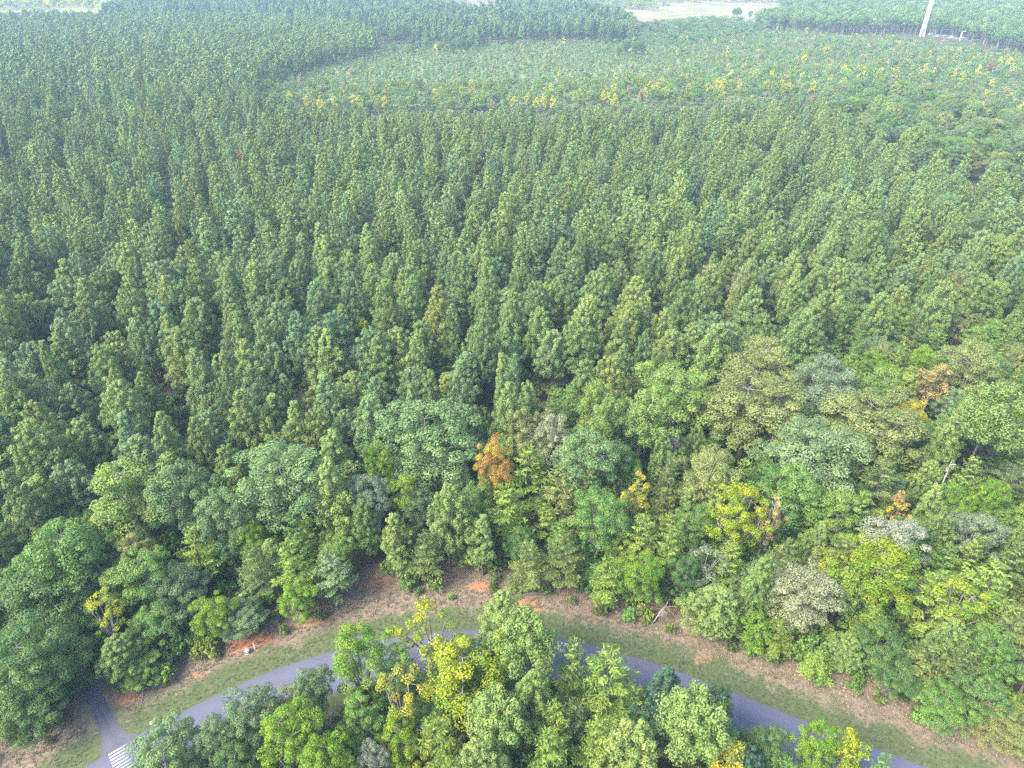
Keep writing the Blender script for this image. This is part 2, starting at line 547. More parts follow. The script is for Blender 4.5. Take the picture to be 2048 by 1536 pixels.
def resample(P, n):
    s = np.concatenate([[0], np.cumsum(np.linalg.norm(np.diff(P, axis=0), axis=1))])
    q = np.linspace(0, s[-1], n)
    Q = np.stack([np.interp(q, s, P[:, 0]), np.interp(q, s, P[:, 1])], 1)
    for _ in range(3):
        Q[1:-1] = .25 * Q[:-2] + .5 * Q[1:-1] + .25 * Q[2:]
    return Q

def path_dist(x, y):
    q = resample(PC2, 40)
    return float(np.min(np.hypot(q[:, 0] - x, q[:, 1] - y)))

def sheet(name, A, B, nx, z, mat, **props):
    """strip mesh between two polylines of equal length; stores the cross coordinate 0..1"""
    k = len(A)
    t = np.linspace(0, 1, nx + 1)
    V = A[:, None] * (1 - t)[None, :, None] + B[:, None] * t[None, :, None]
    Z = np.full(V.shape[:2] + (1,), z)
    V = np.concatenate([V, Z], 2).reshape(-1, 3)
    F = [[i * (nx + 1) + j, i * (nx + 1) + j + 1, (i + 1) * (nx + 1) + j + 1, (i + 1) * (nx + 1) + j] for i in range(k - 1) for j in range(nx)]
    mb = MB()
    a = np.array(F)
    # keep faces upward
    v0, v1, v2 = V[a[0][0]], V[a[0][1]], V[a[0][2]]
    if np.cross(v1 - v0, v2 - v0)[2] < 0:
        F = [f[::-1] for f in F]
    mb.quads(V, F)
    me = mb.mesh(name, [mat])
    at_ = me.attributes.new('across', 'FLOAT', 'POINT')
    at_.data.foreach_set('value', np.tile(t, k))
    o = obj(name, me, **props)
    return o, V

# ground materials
def ground_mat():
    m, nt, out = newmat('forest_floor')
    tc = N(nt, 'ShaderNodeNewGeometry').outputs['Position']
    c = mixc(nt, ramp(nt, noise(nt, .5, 5, .65, tc), .35, .65), (.040, .042, .024), (.075, .062, .036))
    c = mixc(nt, ramp(nt, noise(nt, .12, 4, .6, tc), .45, .65), c, (.045, .06, .025))
    bs = N(nt, 'ShaderNodeBsdfPrincipled', inp={'Base Color': c, 'Roughness': .95, 'Specular IOR Level': .1})
    nt.links.new(bs.outputs[0], out.inputs[0])
    return m

def asphalt_mat(name, col):
    m, nt, out = newmat(name)
    tc = N(nt, 'ShaderNodeNewGeometry').outputs['Position']
    ac = N(nt, 'ShaderNodeAttribute', attribute_name='across').outputs['Fac']
    n1 = noise(nt, .35, 5, .6, tc)
    n2 = noise(nt, 14.0, 3, .7, tc)
    c = mixc(nt, n1, tuple(x * .86 for x in col), tuple(x * 1.12 for x in col))
    c = mixc(nt, math_n(nt, 'MULTIPLY', n2, .35), c, tuple(x * .6 for x in col))
    # worn wheel tracks and paving seam in the middle
    w = math_n(nt, 'ABSOLUTE', math_n(nt, 'SINE', math_n(nt, 'MULTIPLY', ac, 6.283)))
    c = mixc(nt, math_n(nt, 'MULTIPLY', ramp(nt, w, .5, 1.0), .22), c, tuple(x * 1.3 for x in col))
    sm = math_n(nt, 'ABSOLUTE', math_n(nt, 'ADD', math_n(nt, 'SUBTRACT', ac, .5), math_n(nt, 'MULTIPLY', math_n(nt, 'SUBTRACT', noise(nt, 1.5, 3, .6, tc), .5), .012)))
    c = mixc(nt, math_n(nt, 'MULTIPLY', math_n(nt, 'SUBTRACT', 1.0, ramp(nt, sm, .004, .014)), .5), c, tuple(x * .4 for x in col))
    vo = N(nt, 'ShaderNodeTexVoronoi', feature='DISTANCE_TO_EDGE')
    nt.links.new(mixc(nt, .12, tc, N(nt, 'ShaderNodeTexNoise', inp={'Scale': .8}).outputs[1]), vo.inputs['Vector'])
    vo.inputs['Scale'].default_value = .22
    c = mixc(nt, math_n(nt, 'MULTIPLY', math_n(nt, 'SUBTRACT', 1.0, ramp(nt, vo.outputs[0],   .003, .012)), .2), c, tuple(x * .35 for x in col))
    c = mixc(nt, math_n(nt, 'MULTIPLY', ramp(nt, noise(nt, .16, 2, .4, tc), .58, .62), .3), c, tuple(x * .62 for x in col))
    ed = math_n(nt, 'MINIMUM', ac, math_n(nt, 'SUBTRACT', 1.0, ac))
    c = mixc(nt, math_n(nt, 'MULTIPLY', math_n(nt, 'SUBTRACT', 1.0, ramp(nt, ed, .005, .03)), .45), c, (.05, .05, .05))
    bs = N(nt, 'ShaderNodeBsdfPrincipled', inp={'Base Color': c, 'Roughness': .8, 'Specular IOR Level': .35})
    nt.links.new(bs.outputs[0], out.inputs[0])
    return m

def verge_mat():
    m, nt, out = newmat('grass_verge')
    tc = N(nt, 'ShaderNodeNewGeometry').outputs['Position']
    d = N(nt, 'ShaderNodeAttribute', attribute_name='edge_m').outputs['Fac']
    clay = N(nt, 'ShaderNodeAttribute', attribute_name='clay').outputs['Fac']
    n1, n2, n3 = noise(nt, .28, 5, .62, tc), noise(nt, 1.6, 5, .7, tc), noise(nt, 7.0, 3, .7, tc)
    green = mixc(nt, ramp(nt, n2, .3, .7), (.045, .072, .028), (.095, .108, .052))
    dry = mixc(nt, ramp(nt, n2, .3, .7), (.118, .095, .066), (.195, .158, .118))
    dd = math_n(nt, 'ADD', d, math_n(nt, 'MULTIPLY', math_n(nt, 'SUBTRACT', n1, .5), 9.0))
    dd = math_n(nt, 'ADD', dd, math_n(nt, 'MULTIPLY', math_n(nt, 'SUBTRACT', n2, .5), 2.2))
    c = mixc(nt, ramp(nt, dd, 2.6, 5.0), green, dry)
    c = mixc(nt, math_n(nt, 'MULTIPLY', ramp(nt, noise(nt, .45, 4, .6, tc), .52, .66), .55), c, green)
    cl = math_n(nt, 'ADD', clay, math_n(nt, 'MULTIPLY', math_n(nt, 'SUBTRACT', n2, .5), .9))
    cl = math_n(nt, 'ADD', cl, math_n(nt, 'MULTIPLY', math_n(nt, 'SUBTRACT', n1, .52), .8))
    c = mixc(nt, math_n(nt, 'MULTIPLY', ramp(nt, cl, .35, .8), .9), c, (.36, .150, .075))
    c = mixc(nt, math_n(nt, 'MULTIPLY', ramp(nt, dd, 8.0, 11.0), .7), c, (.13, .10, .06))
    c = mixc(nt, math_n(nt, 'MULTIPLY', n3, .5), c, mixc(nt, 1.0, c, (.55, .55, .5), 'MULTIPLY'))
    bs = N(nt, 'ShaderNodeBsdfPrincipled', inp={'Base Color': c, 'Roughness': .95, 'Specular IOR Level': .1})
    bp = N(nt, 'ShaderNodeBump', inp={'Height': n3, 'Strength': .6, 'Distance': .12})
    nt.links.new(bp.outputs[0], bs.inputs['Normal'])
    nt.links.new(bs.outputs[0], out.inputs[0])
    return m

def field_mat(name, c1, c2):
    m, nt, out = newmat(name)
    tc = N(nt, 'ShaderNodeNewGeometry').outputs['Position']
    c = mixc(nt, ramp(nt, noise(nt, .02, 6, .65, tc), .35, .65), c1, c2)
    bs = N(nt, 'ShaderNodeBsdfPrincipled', inp={'Base Color': c, 'Roughness': .95, 'Specular IOR Level': .1})
    nt.links.new(bs.outputs[0], out.inputs[0])
    return m

# ------------------------------------------------------------------ setting
gm = MB()
gm.quads([[-9000, -3000, 0], [9000, -3000, 0], [9000, 12000, 0], [-9000, 12000, 0]], [[0, 1, 2, 3]])
obj('ground', gm.mesh('ground', [ground_mat()]), kind='structure', label='brown forest floor under the trees')

A_ = M['asphalt'] = asphalt_mat('asphalt_road', (.070, .076, .112))
sheet('road', E, E - NF * ROADW, 12, .012, A_, kind='structure', label='curving grey asphalt road through the wood')
PLs, PRs = resample(PL2, 40), resample(PR2, 40)
sheet('path', PLs, PRs, 6, .008, asphalt_mat('asphalt_path', (.066, .068, .086)), kind='structure', label='narrow asphalt path leaving the road into the trees')

VM = verge_mat()
clay_px = [(508, 1278, 2.2, 1.0), (485, 1288, 1.8, 1.1), (465, 1302, 1.2, .8), (640, 1236, 2.5, .55), (600, 1250, 2.5, .5), (745, 1165, 3.0, .75), (690, 1200, 3, .5), (1045, 1208, 1.6, .95), (1070, 1215, 1.6, .6),
           (960, 1172, 2.5, .75), (395, 1350, 1.6, .6), (250, 1395, 2.5, .6), (1420, 1318, 2.5, .5), (1560, 1352, 3, .45), (1230, 1245, 2.5, .35), (770, 1215, 3, .35)]

def verge(name, A, B, nx, off0, off1, label):
    o, V = sheet(name, A, B, nx, .004, VM, kind='structure', label=label)
    k = len(A)
    t = np.linspace(off0, off1, nx + 1)
    me = o.data
    a1 = me.attributes.new('edge_m', 'FLOAT', 'POINT')
    a1.data.foreach_set('value', np.tile(t, k))
    cl = np.zeros(len(V))
    for u, v, rad, amp in clay_px:
        p = at(u, v)
        cl = np.maximum(cl, amp * np.exp(-((V[:, 0] - p[0]) ** 2 / (1.7 * rad) ** 2 + (V[:, 1] - p[1]) ** 2 / (.8 * rad) ** 2)))
    a2 = me.attributes.new('clay', 'FLOAT', 'POINT')
    a2.data.foreach_set('value', cl)
    return o

verge('verge', E, E + NF * 15, 26, 0, 15, 'grass verge with dry tan strip and red clay beyond the road')
verge('near_verge', E - NF * (ROADW + 6), E - NF * ROADW, 10, 6, 0, 'grass verge on the near side of the road under trees')

# far pale fields
FM = field_mat('straw_field', (.12, .112, .06), (.18, .165, .095))
FM2 = field_mat('pasture', (.11, .13, .04), (.19, .19, .075))

def poly_sheet(name, px, z, mat, **props):
    P = [at(u, v, z) for u, v in px]
    me = bpy.data.meshes.new(name)
    me.from_pydata([tuple(p) for p in P], [], [list(range(len(P)))])
    me.materials.append(mat)
    o = obj(name, me, **props)
    if me.polygons[0].normal.z < 0:
        me.flip_normals()
    return o

poly_sheet('straw_field', [(840, 23), (1000, 24), (1250, 34), (1300, 47), (1480, 50), (1570, 34), (1640, 22), (1900, -12), (800, -14)], .05, FM, kind='structure', label='pale straw field beyond the wood')
poly_sheet('pasture', [(-300, 26), (60, 24), (280, 26), (330, 8), (420, -14), (-420, -14)], .05, FM2, kind='structure', label='sunlit yellow-green pasture at the top edge')

poly_sheet('clearing', [(500, 172), (560, 122), (640, 102), (720, 84), (1000, 80), (1270, 76), (1400, 60), (1600, 64), (1750, 76), (1900, 92), (2048, 112), (2600, 175), (2600, 330), (2048, 250),
            (1850, 178), (1720, 168), (1500, 205), (1300, 212), (1000, 215), (800, 213), (620, 205), (540, 188)], .03, field_mat('clearing_grass', (.075, .115, .04), (.14, .165, .07)), kind='structure', label='grassy clearing between the young trees')

# crosswalk bars
ci = int(np.argmin(np.hypot(E[:, 0] - at(262, 1477)[0], E[:, 1] - at(262, 1477)[1])))
cwp = obj('crosswalk', None, label='white striped crosswalk where the path meets the road', category='road marking')
c0 = at(236, 1497)[:2]
tt, nnv = T2[ci], NF[ci]
off = np.dot(c0 - E[ci], nnv)
cen = E[ci] + tt * np.dot(c0 - E[ci], tt)
cwp.location = (cen[0], cen[1], 0)
wp = plain('road_paint', (.52, .52, .52), .8, 2.2, .45)
bm_ = MB()
bm_.box((0, 0, .0), (2.25, .13, .006), 0)
bme = bm_.mesh('crosswalk_bar', [wp])
ang = math.atan2(tt[1], tt[0])
for k in range(13):
    dd = -.4 - k * .46
    b = obj('bar', bme, cwp)
    b.location = (nnv[0] * dd, nnv[1] * dd, .019)
    b.rotation_euler = (0, 0, ang)

# ------------------------------------------------------------------ trees told apart in the photograph
# kind, u, v of the crown's top, crown width in pixels, height, palette, label
BACK = [
 ('oak', 100, 1056, 150, 17, 'green', 'rounded bright green oak at the far left edge above the shaded oaks'),
 ('open', 232, 932, 170, 19, 'ygreen', 'tall yellow-green broadleaf with bare limbs showing, left part of the front row'),
 ('oak', 345, 935, 120, 18, 'bgreen', 'blue-green oak between the tall yellow-green broadleaf and the bare leaning snag'),
 ('oak', 428, 985, 100, 16, 'bgreen', 'small grey-blue oak just left of the thin dead trunk'),
 ('snag', 478, 1000, 40, 14, 'wood', 'thin dead grey trunk between two blue-green oaks'),
 ('oak', 562, 910, 185, 18, 'bgreen', 'broad blue-green oak beside the slender yellow-green pine'),
 ('pine', 660, 925, 85, 19, 'pine_yel', 'slender yellow-green pine beside the broad blue-green oak'),
 ('feather', 378, 1060, 85, 13, 'olive', 'yellow-olive conifer in front of the tall yellow-green broadleaf'),
 ('oak', 340, 1148, 105, 10, 'ggreen', 'small grey-green oak near the left bend of the verge'),
 ('sparse', 195, 1195, 75, 12, 'yellow', 'thin yellowing tree beside the path entrance'),
 ('pine', 222, 1282, 80, 8.0, 'pine_light', 'short bright green pine at the mouth of the path'),
 ('feather', 500, 1095, 85, 12, 'dolive', 'dark olive conifer behind the orange clay patch'),
 ('feather', 575, 1085, 90, 13, 'olive', 'olive conifer right of the dark olive one behind the clay patch'),
 ('feather', 655, 1105, 90, 11, 'ggreen', 'greyish green conifer beside the bare clay notch'),
 ('open', 590, 1168, 70, 8, 'lime', 'lime green shrub tree at the verge near the clay bank'),
 ('oak', 735, 955, 80, 15, 'grey', 'grey-leaved slim oak left of the big blue-green oak'),
 ('open', 752, 888, 55, 17, 'lime', 'small lime yellow crown at the left of the big blue-green oak'),
 ('open', 800, 950, 70, 14, 'vivid', 'yellow-green sapling crown below the big blue-green oak'),
 ('oak', 858, 815, 185, 20, 'bgreen', 'largest blue-green oak in the middle of the front row'),
 ('pine', 890, 975, 85, 17, 'pine', 'green pine standing in front of the largest blue-green oak'),
 ('pine', 938, 990, 60, 14, 'pine', 'narrow green pine between the front pine and the olive conifers'),
 ('pine', 962, 1030, 75, 13, 'pine', 'lower green pine at the foot of the olive conifers'),
 ('pine', 790, 1030, 70, 12, 'pine_yel', 'yellowish pine above the bare clay notch'),
 ('feather', 850, 1065, 75, 11, 'dolive', 'dark olive conifer above the middle of the verge'),
 ('open', 985, 880, 78, 18, 'orange', 'orange and gold leaved tree in the middle of the front row'),
 ('feather', 1058, 898, 110, 16, 'olive', 'pale olive conifer right beside the orange tree'),
 ('feather', 1015, 975, 110, 14, 'olive', 'olive conifer directly below the orange tree'),
 ('feather', 1120, 935, 95, 15, 'tan', 'tan-olive conifer left of the big green double-domed oak'),
 ('open', 1055, 822, 75, 18, 'tan', 'tan-green oak crown above the orange tree'),
 ('oak', 1105, 832, 85, 17, 'gtan', 'pale tan oak crown right above the olive conifers'),
 ('oak', 1185, 862, 125, 19, 'bgreen', 'large blue-green oak with upper dome near the middle of the picture'),
 ('oak', 1205, 985, 115, 15, 'green', 'dense green oak below the blue-green domed oak'),
 ('sparse', 1277, 955, 60, 15, 'gold', 'golden yellow tree top right of the green domed oak'),
 ('bigpine', 1292, 795, 95, 20, 'pine_light', 'light green round-topped pine behind the golden tree top'),
 ('bigpine', 1215, 805, 75, 19, 'pine_light', 'light green pine below the yellow-tipped oak crown'),
 ('open', 1200, 765, 100, 18, 'ygreen', 'yellow-tipped oak crown at the edge of the pine stand'),
 ('open', 1362, 727, 140, 20, 'ygreen', 'tall yellow-green oak with dark forked trunk, right of the yellow-tipped crown'),
 ('bare', 1340, 868, 55, 13, 'wood', 'bare pinkish dead crown below the tall yellow-green oak'),
 ('oak', 1512, 760, 180, 19, 'tan', 'broad tan-green oak, largest crown right of centre'),
 ('open', 1530, 682, 150, 19, 'tan', 'tan oak with pale bare limbs behind the broad tan-green oak'),
 ('oak', 1672, 722, 115, 18, 'grey', 'grey-blue oak with fine bare twigs, right part of the wood'),
 ('open', 1785, 742, 110, 17, 'ygreen', 'yellow-green broadleaf left of the small orange tree'),
 ('slim', 1882, 732, 55, 14, 'peach', 'small orange-tan tree standing alone among green crowns on the right'),
 ('oak', 1965, 690, 115, 18, 'tan', 'tan-green oak behind the small orange tree'),
 ('oak', 1755, 795, 170, 18, 'tan', 'wide tan-green oak right of the grey-blue oak'),
 ('open', 1835, 800, 60, 15, 'gold', 'yellow-tan tree at the edge of the wide tan-green oak'),
 ('oak', 1640, 862, 190, 18, 'ggreen', 'very wide grey-green oak in the right half of the wood'),
 ('open', 1700, 868, 75, 16, 'ygreen', 'yellow-green crown behind the wide grey-green oak'),
 ('oak', 1425, 905, 110, 16, 'tan', 'tan-green oak left of the bright yellow-green tree'),
 ('open', 1490, 978, 105, 17, 'vivid', 'bright yellow-green tree with pale bare branches beside it'),
 ('sparse', 1545, 1000, 60, 15, 'peach', 'peach-coloured thinning tree beside the bright yellow-green tree'),
 ('snag', 1560, 990, 50, 14, 'wood', 'white bare branches beside the peach-coloured tree'),
 ('oak', 1590, 940, 120, 16, 'green', 'green oak directly in front of the wide grey-green oak'),
 ('open', 1690, 985, 85, 14, 'ygreen', 'yellow-green leafy tree below the wide grey-green oak'),
 ('feather', 1775, 925, 110, 15, 'dolive', 'feathery green conifer left of the white dead snag'),
 ('snag', 1905, 922, 45, 15, 'wood', 'white dead snag with short broken branches on the right'),
 ('bigpine', 2005, 785, 125, 23, 'pine_light', 'tall pine with long bare trunk at the right edge'),
 ('pine', 1930, 800, 65, 17, 'pine', 'green pine left of the tall bare-trunked pine'),
 ('pine', 1895, 850, 65, 16, 'pine_light', 'bright green pine above the white dead snag'),
 ('pine', 1880, 975, 80, 14, 'pine_light', 'bright green pine in front of the white dead snag'),
 ('slim', 1808, 985, 30, 11, 'peach', 'small orange tipped tree below the feathery conifer'),
 ('sparse', 1805, 1012, 55, 10, 'gold', 'small golden sapling at the foot of the small orange tipped tree'),
 ('open', 1810, 1052, 125, 15, 'white', 'whitish silver-leaved tree on the right'),
 ('oak', 1770, 1098, 165, 14, 'vivid', 'large vivid yellow-green oak in front of the whitish tree'),
 ('sparse', 1945, 1178, 115, 13, 'yellow', 'yellow topped tree right of the vivid yellow-green oak'),
 ('oak', 1620, 1145, 140, 12, 'gtan', 'pale grey-tan oak beside the verge on the right'),
 ('pine', 1440, 1180, 100, 10, 'pine', 'short bushy green pine at the right verge'),
 ('sparse', 1425, 1098, 90, 10, 'grey', 'thin grey-leaved tree behind the short bushy pine'),
 ('oak', 1965, 1030, 95, 12, 'grey', 'grey-leaved small oak near the right edge'),
 ('feather', 1905, 1090, 80, 12, 'green', 'green conifer right of the whitish tree'),
 ('feather', 1890, 1150, 120, 13, 'olive', 'olive conifer between the vivid oak and the yellow topped tree'),
 ('feather', 2000, 1130, 130, 14, 'olive', 'large olive conifer at the right edge above the yellow topped tree'),
 ('feather', 2030, 1240, 120, 12, 'dolive', 'dark feathery conifer at the right edge below the olive one'),
 ('feather', 1690, 1080, 110, 13, 'dolive', 'dark feathery conifer left of the vivid yellow-green oak'),
 ('feather', 1580, 1085, 95, 12, 'dolive', 'dark olive conifer behind the pale grey-tan oak'),
 ('feather', 1290, 1030, 80, 14, 'olive', 'olive conifer below the golden tree top'),
 ('feather', 1345, 1060, 85, 13, 'olive', 'olive conifer between the golden tree and the thin grey-leaved tree'),
 ('feather', 1130, 1070, 90, 12, 'dolive', 'dark feathery conifer at the verge right of the utility cabinet'),
 ('feather', 1060, 1090, 85, 10, 'dolive', 'low dark conifer behind the small utility cabinet'),
 ('feather', 1215, 1120, 90, 10, 'olive', 'low olive conifer at the verge near the fallen dead pole'),
 ('open', 1290, 1110, 80, 11, 'lime', 'lime green tree at the verge beside the fallen dead pole'),
 ('open', 1395, 1010, 70, 12, 'green', 'green broadleaf left of the bright yellow-green tree near the verge'),
 ('oak', 60, 1150, 170, 16, 'dgreen', 'dark green oak at the left edge below the rounded bright one'),
 ('oak', 30, 1270, 150, 14, 'dgreen', 'dark shaded oak at the lower left edge beside the path'),
 ('oak', 130, 1235, 120, 13, 'dgreen', 'dark green oak overhanging the path from the left'),
 ('oak', 115, 1340, 110, 10, 'dgreen', 'low dark oak left of the path mouth'),
 ('oak', 20, 1390, 120, 9, 'dgreen', 'dark oak in the lower left corner'),
 ('open', 270, 1105, 110, 14, 'green', 'green broadleaf under the tall yellow-green one'),
 ('open', 300, 1215, 90, 9, 'green', 'low green broadleaf by the verge right of the thin yellowing tree'),
 ('open', 420, 1200, 80, 8, 'lime', 'low lime tree at the verge left of the orange clay'),
 ('feather', 1470, 1090, 80, 11, 'olive', 'olive conifer right of the thin grey-leaved tree'),
 ('pine', 1700, 1275, 60, 7, 'pine', 'small green pine at the verge below the vivid oak'),
 ('open', 1800, 1330, 85, 7, 'dgreen', 'low dark green tree at the right verge'),
 ('open', 1900, 1390, 90, 7, 'green', 'low green tree at the right verge close to the corner'),
 ('open', 1985, 1360, 90, 9, 'dgreen', 'dark green tree in the lower right behind the verge'),
 ('feather', 1860, 1290, 100, 9, 'dolive', 'dark olive conifer below the vivid oak on the right'),
 ('feather', 1945, 1300, 100, 10, 'dolive', 'dark olive conifer under the yellow topped tree'),
 ('slim', 1520, 1235, 55, 8, 'lime', 'slim lime tree right of the short bushy pine'),
]
FRONT = [
 ('pine', 1000, 1183, 100, 16, 'pine_light', 'tall light green pine in front of the road bend with the utility cabinet behind'),
 ('sparse', 855, 1218, 115, 16, 'yellow', 'sparse golden yellow tree top against the road'),
 ('open', 705, 1262, 120, 16, 'lime', 'lime green tree in front of the road, left of the yellow ones'),
 ('bigpine', 1062, 1248, 110, 17, 'pine_light', 'round light green pine just right of the tall one in front of the road'),
 ('open', 925, 1308, 175, 15, 'yellow', 'bright yellow tree below the road bend, widest of the yellow trees'),
 ('sparse', 785, 1352, 100, 14, 'gold', 'yellow-orange tree between the lime tree and the bright yellow one'),
 ('feather', 1150, 1283, 80, 15, 'olive', 'pale olive conifer in front of the road, right of the round pine'),
 ('feather', 1222, 1303, 130, 15, 'olive', 'large pale olive conifer in front of the road'),
 ('pine', 1066, 1345, 85, 16, 'pine_light', 'light pine with a bare trunk below the round pine'),
 ('oak', 615, 1338, 85, 13, 'ggreen', 'grey-green oak touching the road left of the lime tree'),
 ('oak', 488, 1398, 115, 13, 'ggreen', 'grey-green oak at the near road edge right of the crosswalk'),
 ('oak', 425, 1448, 85, 12, 'ggreen', 'darker grey-green oak left of the other at the near road edge'),
 ('oak', 310, 1478, 140, 12, 'bgreen', 'blue-green oak beside the crosswalk at the bottom edge'),
 ('open', 565, 1425, 130, 15, 'lime', 'bright lime green tree at the bottom left of centre'),
 ('open', 640, 1472, 110, 14, 'lime', 'second lime green tree right of the brightest one at the bottom'),
 ('open', 800, 1440, 90, 12, 'vivid', 'low yellow-green tree beneath the yellow-orange one'),
 ('feather', 868, 1438, 100, 14, 'olive', 'round olive conifer at the bottom under the bright yellow tree'),
 ('bigpine', 985, 1403, 110, 15, 'pine_light', 'round green pine below the bright yellow tree'),
 ('oak', 745, 1492, 60, 11, 'white', 'small silvery tree at the bottom edge'),
 ('feather', 1112, 1408, 80, 14, 'olive', 'upright olive conifer below the large pale olive one'),
 ('feather', 1100, 1465, 100, 14, 'olive', 'olive conifer at the bottom edge in the middle'),
 ('feather', 1202, 1438, 90, 14, 'olive', 'spiky olive conifer left of the yellow-green pine at the bottom'),
 ('pine', 1275, 1452, 110, 15, 'pine_yel', 'yellow-green pine at the bottom edge'),
 ('bigpine', 1388, 1405, 130, 16, 'pine_light', 'pale blue-green pine below the road on the right'),
 ('pine', 1335, 1345, 110, 13, 'pine_dark', 'dark green pine between the large olive conifer and the road'),
 ('pine', 1385, 1372, 60, 12, 'pine_dark', 'narrow dark pine touching the road on the right'),
 ('oak', 1440, 1378, 58, 12, 'dgreen', 'dark leafy tree against the road on the right'),
 ('slim', 1470, 1492, 65, 13, 'gold', 'golden tree top at the bottom edge right of the pale pine'),
 ('oak', 1548, 1470, 75, 11, 'dgreen', 'dark tree at the bottom edge left of the lime crown'),
 ('open', 1648, 1453, 75, 13, 'lime', 'lime green tree top against the road at the bottom right'),
 ('slim', 1712, 1465, 58, 13, 'yellow', 'yellow tree top at the bottom right beside the lime one'),
 ('feather', 1775, 1512, 60, 12, 'green', 'green conifer tip at the bottom right edge'),
 ('pine', 960, 1500, 100, 14, 'pine', 'green pine at the bottom edge below the round green pine'),
 ('open', 720, 1400, 80, 12, 'green', 'green tree behind the yellow-orange tree'),
 ('pine', 1500, 1500, 80, 12, 'pine_dark', 'dark pine at the bottom edge beside the golden top'),
 ('open', 790, 1300, 90, 12, 'green', 'thin green tree between the lime tree and the sparse yellow top'),
 ('open', 900, 1345, 100, 11, 'dgreen', 'dark green tree behind the bright yellow tree by the road'),
 ('open', 460, 1500, 90, 11, 'dgreen', 'dark green tree at the bottom edge under the grey-green oaks'),
]
placed = []
FILL, LAND = [], []

def put(row, front):
    kind, u, v, wpx, H, pal, label = row
    for _ in range(160):
        p = at(u, v, H)
        d = road_dist(p[0], p[1])
        if front:
            ok = d < -(ROADW + 1.0)
            if ok:
                break
            H += .2
        else:
            ok = d > 6.0 and path_dist(p[0], p[1]) > 2.6
            if ok:
                break
            H -= .1
            if H < 3:
                break
    sc_ = proj([p[0], p[1], H * .75])[2]
    tree(kind, p[0], p[1], H, wpx / sc_ * ((1.15 if u > 640 else 1.0) if front else 1.1), pal, label)
    short = label
    for cut in (' at ', ' above', ' with ', ',', ' between ', ' just ', ' beside', ' in ', ' near ', ' behind', ' right ', ' left ', ' below', ' standing', ' directly', ' overhanging', ' under', ' by ', ' touching', ' against', ' beneath', ' before', ' tipped'):
        short = short.split(cut)[0]
    if len(short.split()) >= 3 and 'conifer' not in short:
        LAND.append((u, v + wpx * .5, short))
    placed.append((p[0], p[1], wpx / sc_ / 2, H))

for row in BACK:
    put(row, False)
for row in FRONT:
    put(row, True)

# ------------------------------------------------------------------ masses drawn by geometry nodes
LODCOL = {}

def lod_collection(name, meshes):
    c = bpy.data.collections.new(name)
    for i, me in enumerate(meshes):
        o = bpy.data.objects.new('%s_%02d' % (name, i), me)
        c.objects.link(o)
    LODCOL[name] = c
    return c

def joined(name, tk, cw, bark, leaf):
    mb = MB()
    mb.add(cw)
    mb.add(tk, 1)
    return mb.mesh(name, [M[leaf], M[bark]])

def tm(name, gens, bark, leaf):
    return lod_collection(name, [joined(name, t, c, bark, leaf) for t, c in gens])

tm('pine_mid', [make_pine(500 + i, frac=.68 + .02 * i, rounded=.62 + .09 * (i % 4), whorls=13, per=6, leaves=32, L=.40, Wl=.25, cr=.56, lod=True) for i in range(9)], 'bark', 'needle')
tm('pine_far', [make_pine(520 + i, frac=.62, rounded=.65 + .1 * (i % 3), whorls=8, per=4, leaves=14, L=.95, Wl=.5, cr=.8, lod=True) for i in range(5)], 'bark', 'needle')
tm('broad_far', [make_broad(540 + i, nl=7, cl=7, leaves=18, L=.8, Wl=.5, cr=1.0, limbs=False) for i in range(5)], 'greybark', 'leaf')
tm('slim_far', [make_broad(560 + i, H=14, Wd=4.5, nl=7, cl=6, cr=.7, leaves=14, L=.7, Wl=.45, frac=.82, flat=1.2, limbs=False, slim=True) for i in range(4)], 'greybark', 'leaf')
tm('under', [make_broad(580 + i, H=3.2, Wd=4.0, nl=5, cl=7, cr=.5, leaves=28, L=.36, Wl=.24, frac=.92, limbs=False) for i in range(4)], 'greybark', 'leaf')
LODSIZE = {'pine_mid': (18, 6.5), 'pine_far': (18, 6.5), 'broad_far': (16, 9), 'slim_far': (14, 4.5), 'under': (3.2, 4.0), 'tuft': (1, 1)}

